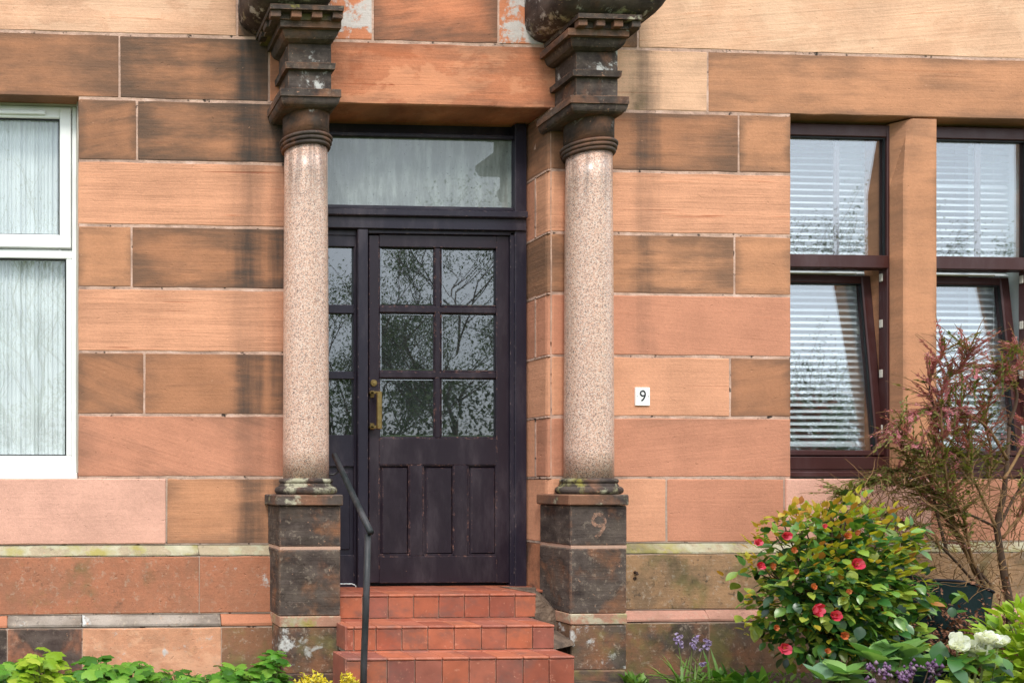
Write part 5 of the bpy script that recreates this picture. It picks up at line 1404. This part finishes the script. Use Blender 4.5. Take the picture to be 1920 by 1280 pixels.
# ------------------------------------------------------------------ bluebells and grass
def bluebells():
    rs = random.Random(13); Yp = -0.42
    t = thing('bluebell_clump', 'lilac bluebells with strap leaves below the mossy plinth stone', 'flowers', (X(1295, Yp), Yp, 0))
    O = Vector(t.location)
    for (px, py, bpx) in ((1268, 1186, 1285), (1300, 1190, 1291), (1322, 1196, 1299), (1312, 1240, 1300)):
        top = P(px, py, Yp) - O; b = Vector((X(bpx, Yp) - O.x, 0, -0.02)); bm = bmesh.new()
        mid = b.lerp(top, 0.6) + Vector((0, 0, 0.01)); tube(bm, [b, mid, top], [0.003, 0.0026, 0.0018], 5); obj('stem', bm, STEM, t)
        for k in range(9 if py < 1230 else 3):
            f = k / 9; p = O + top.lerp(mid, f * 0.62) + Vector((rs.uniform(-.018, .018), rs.uniform(-.02, .005), 0))
            flower(t, p, (rs.uniform(-.8, .8), -0.7, -0.5), 0.034, P_LILAC, 5, 'bell', P_LILAC)
    lv = []
    for k in range(70):
        lv.append(leaf_matrix(O + Vector((rs.uniform(-.12, .16), rs.uniform(-.08, .08), 0.0)), Vector((rs.uniform(-1, 1), rs.uniform(-.8, .3), rs.uniform(0.5, 1.3))), rs.uniform(0.12, 0.22), rs=rs))
    put_leaves(t, lv, 'blade', L_GRASS, 'leaf', 30)
bluebells()
def tuft(px, n, label, seed, Yp=-0.35, h=(0.06, 0.12), spread=0.12, kind='blade', mat=L_GRASS):
    rs = random.Random(seed); t = thing('weed_tuft', label, 'weeds', (X(px, Yp), Yp, 0)); O = Vector(t.location); lv = []
    for k in range(n):
        lv.append(leaf_matrix(O + Vector((rs.uniform(-spread, spread), rs.uniform(-.06, .06), 0)), Vector((rs.uniform(-.8, .8), rs.uniform(-.6, .4), 1)), rs.uniform(*h), rs=rs))
    put_leaves(t, lv, kind, mat, 'leaf', 24)
tuft(1190, 30, 'small weed tuft at the corner of the right pedestal', 41, -0.35, (0.05, 0.1), 0.03, 'lance')
tuft(1385, 46, 'green weeds between the bluebells and the camellia', 42, -0.5, (0.08, 0.16), 0.1, 'lance', L_IVY)
tuft(1440, 40, 'low weeds under the left side of the camellia', 43, -0.8, (0.06, 0.12), 0.12, 'oval', L_IVY)
# loose ground cover
rs = random.Random(77); V, F = [], []; sv, sf = SHAPES['lance']
for k in range(2600):
    x = rs.uniform(-1, 6.6); y = rs.uniform(-1.9, -0.12)
    if 1.5 < x < 3.25 and y > -0.75: continue
    if noise.noise(Vector((x * 2, y * 2, 5))) < 0.02: continue
    M = leaf_matrix(Vector((x, y, 0.0)), Vector((rs.uniform(-1, 1), rs.uniform(-1, .5), 1)), rs.uniform(0.03, 0.07), rs=rs)
    k0 = len(V); V += [tuple(M @ Vector(v)) for v in sv]; F += [tuple(i + k0 for i in f) for f in sf]
raw('ground_cover', V, F, L_GRASS, None, True, 'stuff')

# ------------------------------------------------------------------ right foreground plants
def broad_plant():
    rs = random.Random(51); Yp = -1.15
    t = thing('broad_leaved_plant', 'broad pointed pale green leaves in front of the camellia', 'plant', (X(1620, Yp), Yp, 0))
    O = Vector(t.location); lv, gv = [], []; bm = bmesh.new()
    for (px, py, n, L) in ((1640, 1235, 9, 0.15), (1690, 1228, 8, 0.15), (1580, 1262, 8, 0.13), (1665, 1262, 7, 0.13), (1545, 1272, 7, 0.12), (1715, 1250, 6, 0.15), (1600, 1285, 7, 0.12)):
        c = P(px, py + 6, Yp) - O
        tube(bm, [(c.x * 0.6, 0, -0.03), c], [0.005, 0.004], 6)
        for k in range(n):
            a = 2 * math.pi * k / n + rs.uniform(-.3, .3)
            d = Vector((math.cos(a), math.sin(a) * 0.8 - 0.15, rs.uniform(0.35, 1.2)))
            (gv if rs.random() < 0.25 else lv).append(leaf_matrix(O + c + Vector((0, 0, rs.uniform(-.01, .01))), d, L * rs.uniform(0.75, 1.1), rs.uniform(-.3, .3), rs))
    obj('stems', bm, STEM, t)
    put_leaves(t, lv, 'oval', L_BROAD, 'leaf', 60); put_leaves(t, gv, 'oval', L_GREY, 'leaf', 40)
broad_plant()
def purple_spray():
    rs = random.Random(52); Yp = -1.3
    t = thing('purple_flowering_plant', 'dusky purple bud clusters at the bottom edge of the photo', 'flowers', (X(1700, Yp), Yp, 0))
    O = Vector(t.location); bm = bmesh.new(); lv = []
    for k in range(13):
        px, py = rs.uniform(1630, 1765), rs.uniform(1242, 1275); q = P(px, py, Yp + rs.uniform(-.04, .04)) - O
        tube(bm, [(q.x * 0.4, 0, -0.02), q * 0.6, q], [0.003, 0.0025, 0.0015], 4)
        for j in range(12):
            c = q + Vector((rs.gauss(0, .012), rs.gauss(0, .012), rs.gauss(-0.005, .012)))
            lv.append((O + c, rs.uniform(0.007, 0.012)))
    obj('stems', bm, BARK, t, kind='stuff')
    V, F = [], []
    for (p, r) in lv:
        k0 = len(V); q = p - O
        for (x, y, z) in ((0, 0, 1.2), (1, 0, 0), (0, 1, 0), (-1, 0, 0), (0, -1, 0), (0, 0, -1)): V.append(tuple(q + Vector((x, y, z)) * r))
        for a, b2 in ((1, 2), (2, 3), (3, 4), (4, 1)): F += [(k0, k0 + a, k0 + b2), (k0 + 5, k0 + b2, k0 + a)]
    raw('buds', V, F, P_PURPLE, t, True, 'stuff')
purple_spray()
def white_flowers():
    rs = random.Random(53); Yp = -1.35
    t = thing('white_flowering_plant', 'large ragged white blooms between the dark bag and the lime bush', 'flowers', (X(1815, Yp), Yp, 0))
    O = Vector(t.location); bm = bmesh.new()
    for (px, py, s) in ((1793, 1205, 46), (1815, 1220, 42), (1850, 1198, 44), (1832, 1212, 36), (1872, 1205, 30)):
        p = P(px, py, Yp + rs.uniform(-.05, .05)); q = p - O; tube(bm, [(q.x * 0.4, 0.0, -0.02), q], [0.005, 0.004], 5)
        for q in range(3): flower(t, p + Vector((rs.uniform(-.012, .012), rs.uniform(-.012, .012), rs.uniform(-.03, 0))), (rs.uniform(-.7, .7), rs.uniform(-.8, .1), 0.8), s * (DIST + Yp) / FPX * rs.uniform(0.95, 1.25), P_WHITE, rs.choice((6, 7, 8)), 'bloom', P_WHITE)
    obj('stems', bm, STEM, t)
    lv = [leaf_matrix(O + Vector((rs.uniform(-.12, .12), rs.uniform(-.05, .05), rs.uniform(0.03, P(1820, 1222, Yp).z))), rnd_dir(rs, .3, .4), rs.uniform(.06, .11), rs=rs) for k in range(80)]
    put_leaves(t, lv, 'oval', L_CAM, 'leaf', 60)
white_flowers()
def red_flower():
    Yp = -1.1; p = P(1755, 1240, Yp)
    t = thing('red_camellia_flower', 'fallen looking red flower low down below the white blooms', 'flower', (p.x, Yp, 0))
    bm = bmesh.new(); tube(bm, [(0, 0.02, -0.02), (0, 0.02, p.z * 0.6), (0, 0.005, p.z)], [0.004, 0.003, 0.003], 5); obj('stem', bm, STEM, t)
    flower(t, p, (-0.2, -1, 0.4), 0.082, P_RED, 7, 'petals')
    rs = random.Random(2); lv = [leaf_matrix(Vector((p.x, Yp, 0.02 + 0.02 * k)), rnd_dir(rs, .3, .3), 0.1, rs=rs) for k in range(8)]
    put_leaves(t, lv, 'lance', L_GREY, 'leaf', 8)
red_flower()
def lime_bush():
    rs = random.Random(54); Yp = -1.25
    c = P(1950, 1252, Yp); t = thing('lime_green_bush', 'lime green bush with twisted glossy leaves in the bottom right corner', 'bush', (c.x, Yp, 0))
    O = Vector(t.location); lv = []; bm = bmesh.new(); s = (DIST + Yp) / FPX
    for k in range(900):
        d = rnd_dir(rs, 0.15, 0.3); r = rs.random() ** 0.4 * (1 + 0.22 * noise.noise(d * 2.6))
        p = Vector((c.x, Yp, c.z)) + Vector((d.x * 118 * s * r, d.y * 0.24 * r, d.z * 118 * s * r))
        if p.z < 0.02: continue
        lv.append(leaf_matrix(p, d + rnd_dir(rs, 0.3, 0.1) * 0.9, rs.uniform(0.045, 0.085), rs=rs))
    for k in range(24):
        d = rnd_dir(rs, 0.5, 0.1); tube(bm, [(0, 0, -0.02), Vector((0, 0, c.z * 0.6)), Vector((0, 0, c.z)) + Vector((d.x * 0.25, d.y * 0.2, abs(d.z) * 0.25))], [0.006, 0.004, 0.002], 5)
    obj('branches', bm, STEM, t, kind='stuff'); put_leaves(t, lv, 'oval', L_LIME, 'leaf', 200)
lime_bush()

# ------------------------------------------------------------------ trees across the street, seen in the glass
def tree(x, y, h, label, seed, leafy, w=1.0, mat=L_TREE):
    rs = random.Random(seed); t = thing('street_tree', label, 'tree', (x, y, 0), 'trees across the street')
    bm = bmesh.new(); tips = []
    def grow(p, d, ln, r, lvl):
        pts = [p]; dd = d.copy()
        for k in range(3):
            dd = (dd + Vector((rs.uniform(-.22, .22), rs.uniform(-.22, .22), rs.uniform(-.05, .14)))).normalized(); pts.append(pts[-1] + dd * ln / 3)
        tube(bm, pts, [r, r * 0.85, r * 0.72, r * 0.6], 6 if lvl < 2 else 4)
        if lvl >= 4: tips.extend(pts[1:]); return
        if lvl >= 3: tips.extend(pts[2:])
        for k in range(4 if lvl < 3 else 3):
            a = rs.uniform(0, 6.28); s = Vector((math.cos(a) * w, math.sin(a) * w, rs.uniform(0.1, 0.9)))
            grow(pts[rs.choice((1, 2, 3, 3))], (dd * 0.75 + s * 0.75).normalized(), ln * rs.uniform(0.6, 0.8), r * 0.55, lvl + 1)
    grow(Vector((0, 0, -0.1)), Vector((rs.uniform(-.08, .08), 0, 1)), h * 0.42, h * 0.011, 0)
    obj('trunk', bm, BARK, t)
    lv = []; O = Vector(t.location)
    for p in tips:
        for k in range(leafy * 3):
            lv.append(leaf_matrix(O + p + Vector((rs.gauss(0, .25), rs.gauss(0, .25), rs.gauss(0, .25))), rnd_dir(rs, 0.1, 0), rs.uniform(0.06, 0.13), rs=rs))
    put_leaves(t, lv, 'small', mat, rest='crown')
tree(9.7, -24, 10.5, 'leafy tree mirrored in the narrow side light', 61, 6)
tree(11.9, -26, 8.6, 'low leafy tree mirrored in the lower left door panes', 62, 7)
tree(14.6, -24, 10.4, 'large twiggy tree mirrored in the right door panes', 63, 7, 1.15)
tree(-0.4, -25, 10.5, 'thin tree mirrored in the white framed window', 64, 2)
tree(19.5, -25, 8.6, 'dark leafy tree standing between the mirrored twiggy tree and mirrored hedge trees', 65, 5)
tree(26.6, -25, 9.8, 'leafy tree mirrored in the mahogany window nearer the door', 66, 7)
tree(31.6, -26, 11.2, 'tallest leafy tree mirrored in the mahogany window at the photo edge', 67, 7)
tree(36.5, -26, 9.0, 'bushy tree at the far end of the street tree row', 68, 6)
# clipped hedge on the far side, mirrored low in the door
rs = random.Random(70); V, F = [], []; sv, sf = SHAPES['small']
for k in range(42000):
    x = rs.uniform(-8, 42); z = rs.uniform(0, 4.3 + 1.4 * noise.noise(Vector((x * 0.4, 0, 0)))); yy = -21.5 + rs.uniform(-.6, .6)
    M = leaf_matrix(Vector((x, yy, z)), rnd_dir(rs, 0.2, -0.3), rs.uniform(0.10, 0.24), rs=rs)
    k0 = len(V); V += [tuple(M @ Vector(v)) for v in sv]; F += [tuple(i + k0 for i in f) for f in sf]
h = raw('hedge', V, F, L_TREE, None, True); h['kind'] = 'stuff'
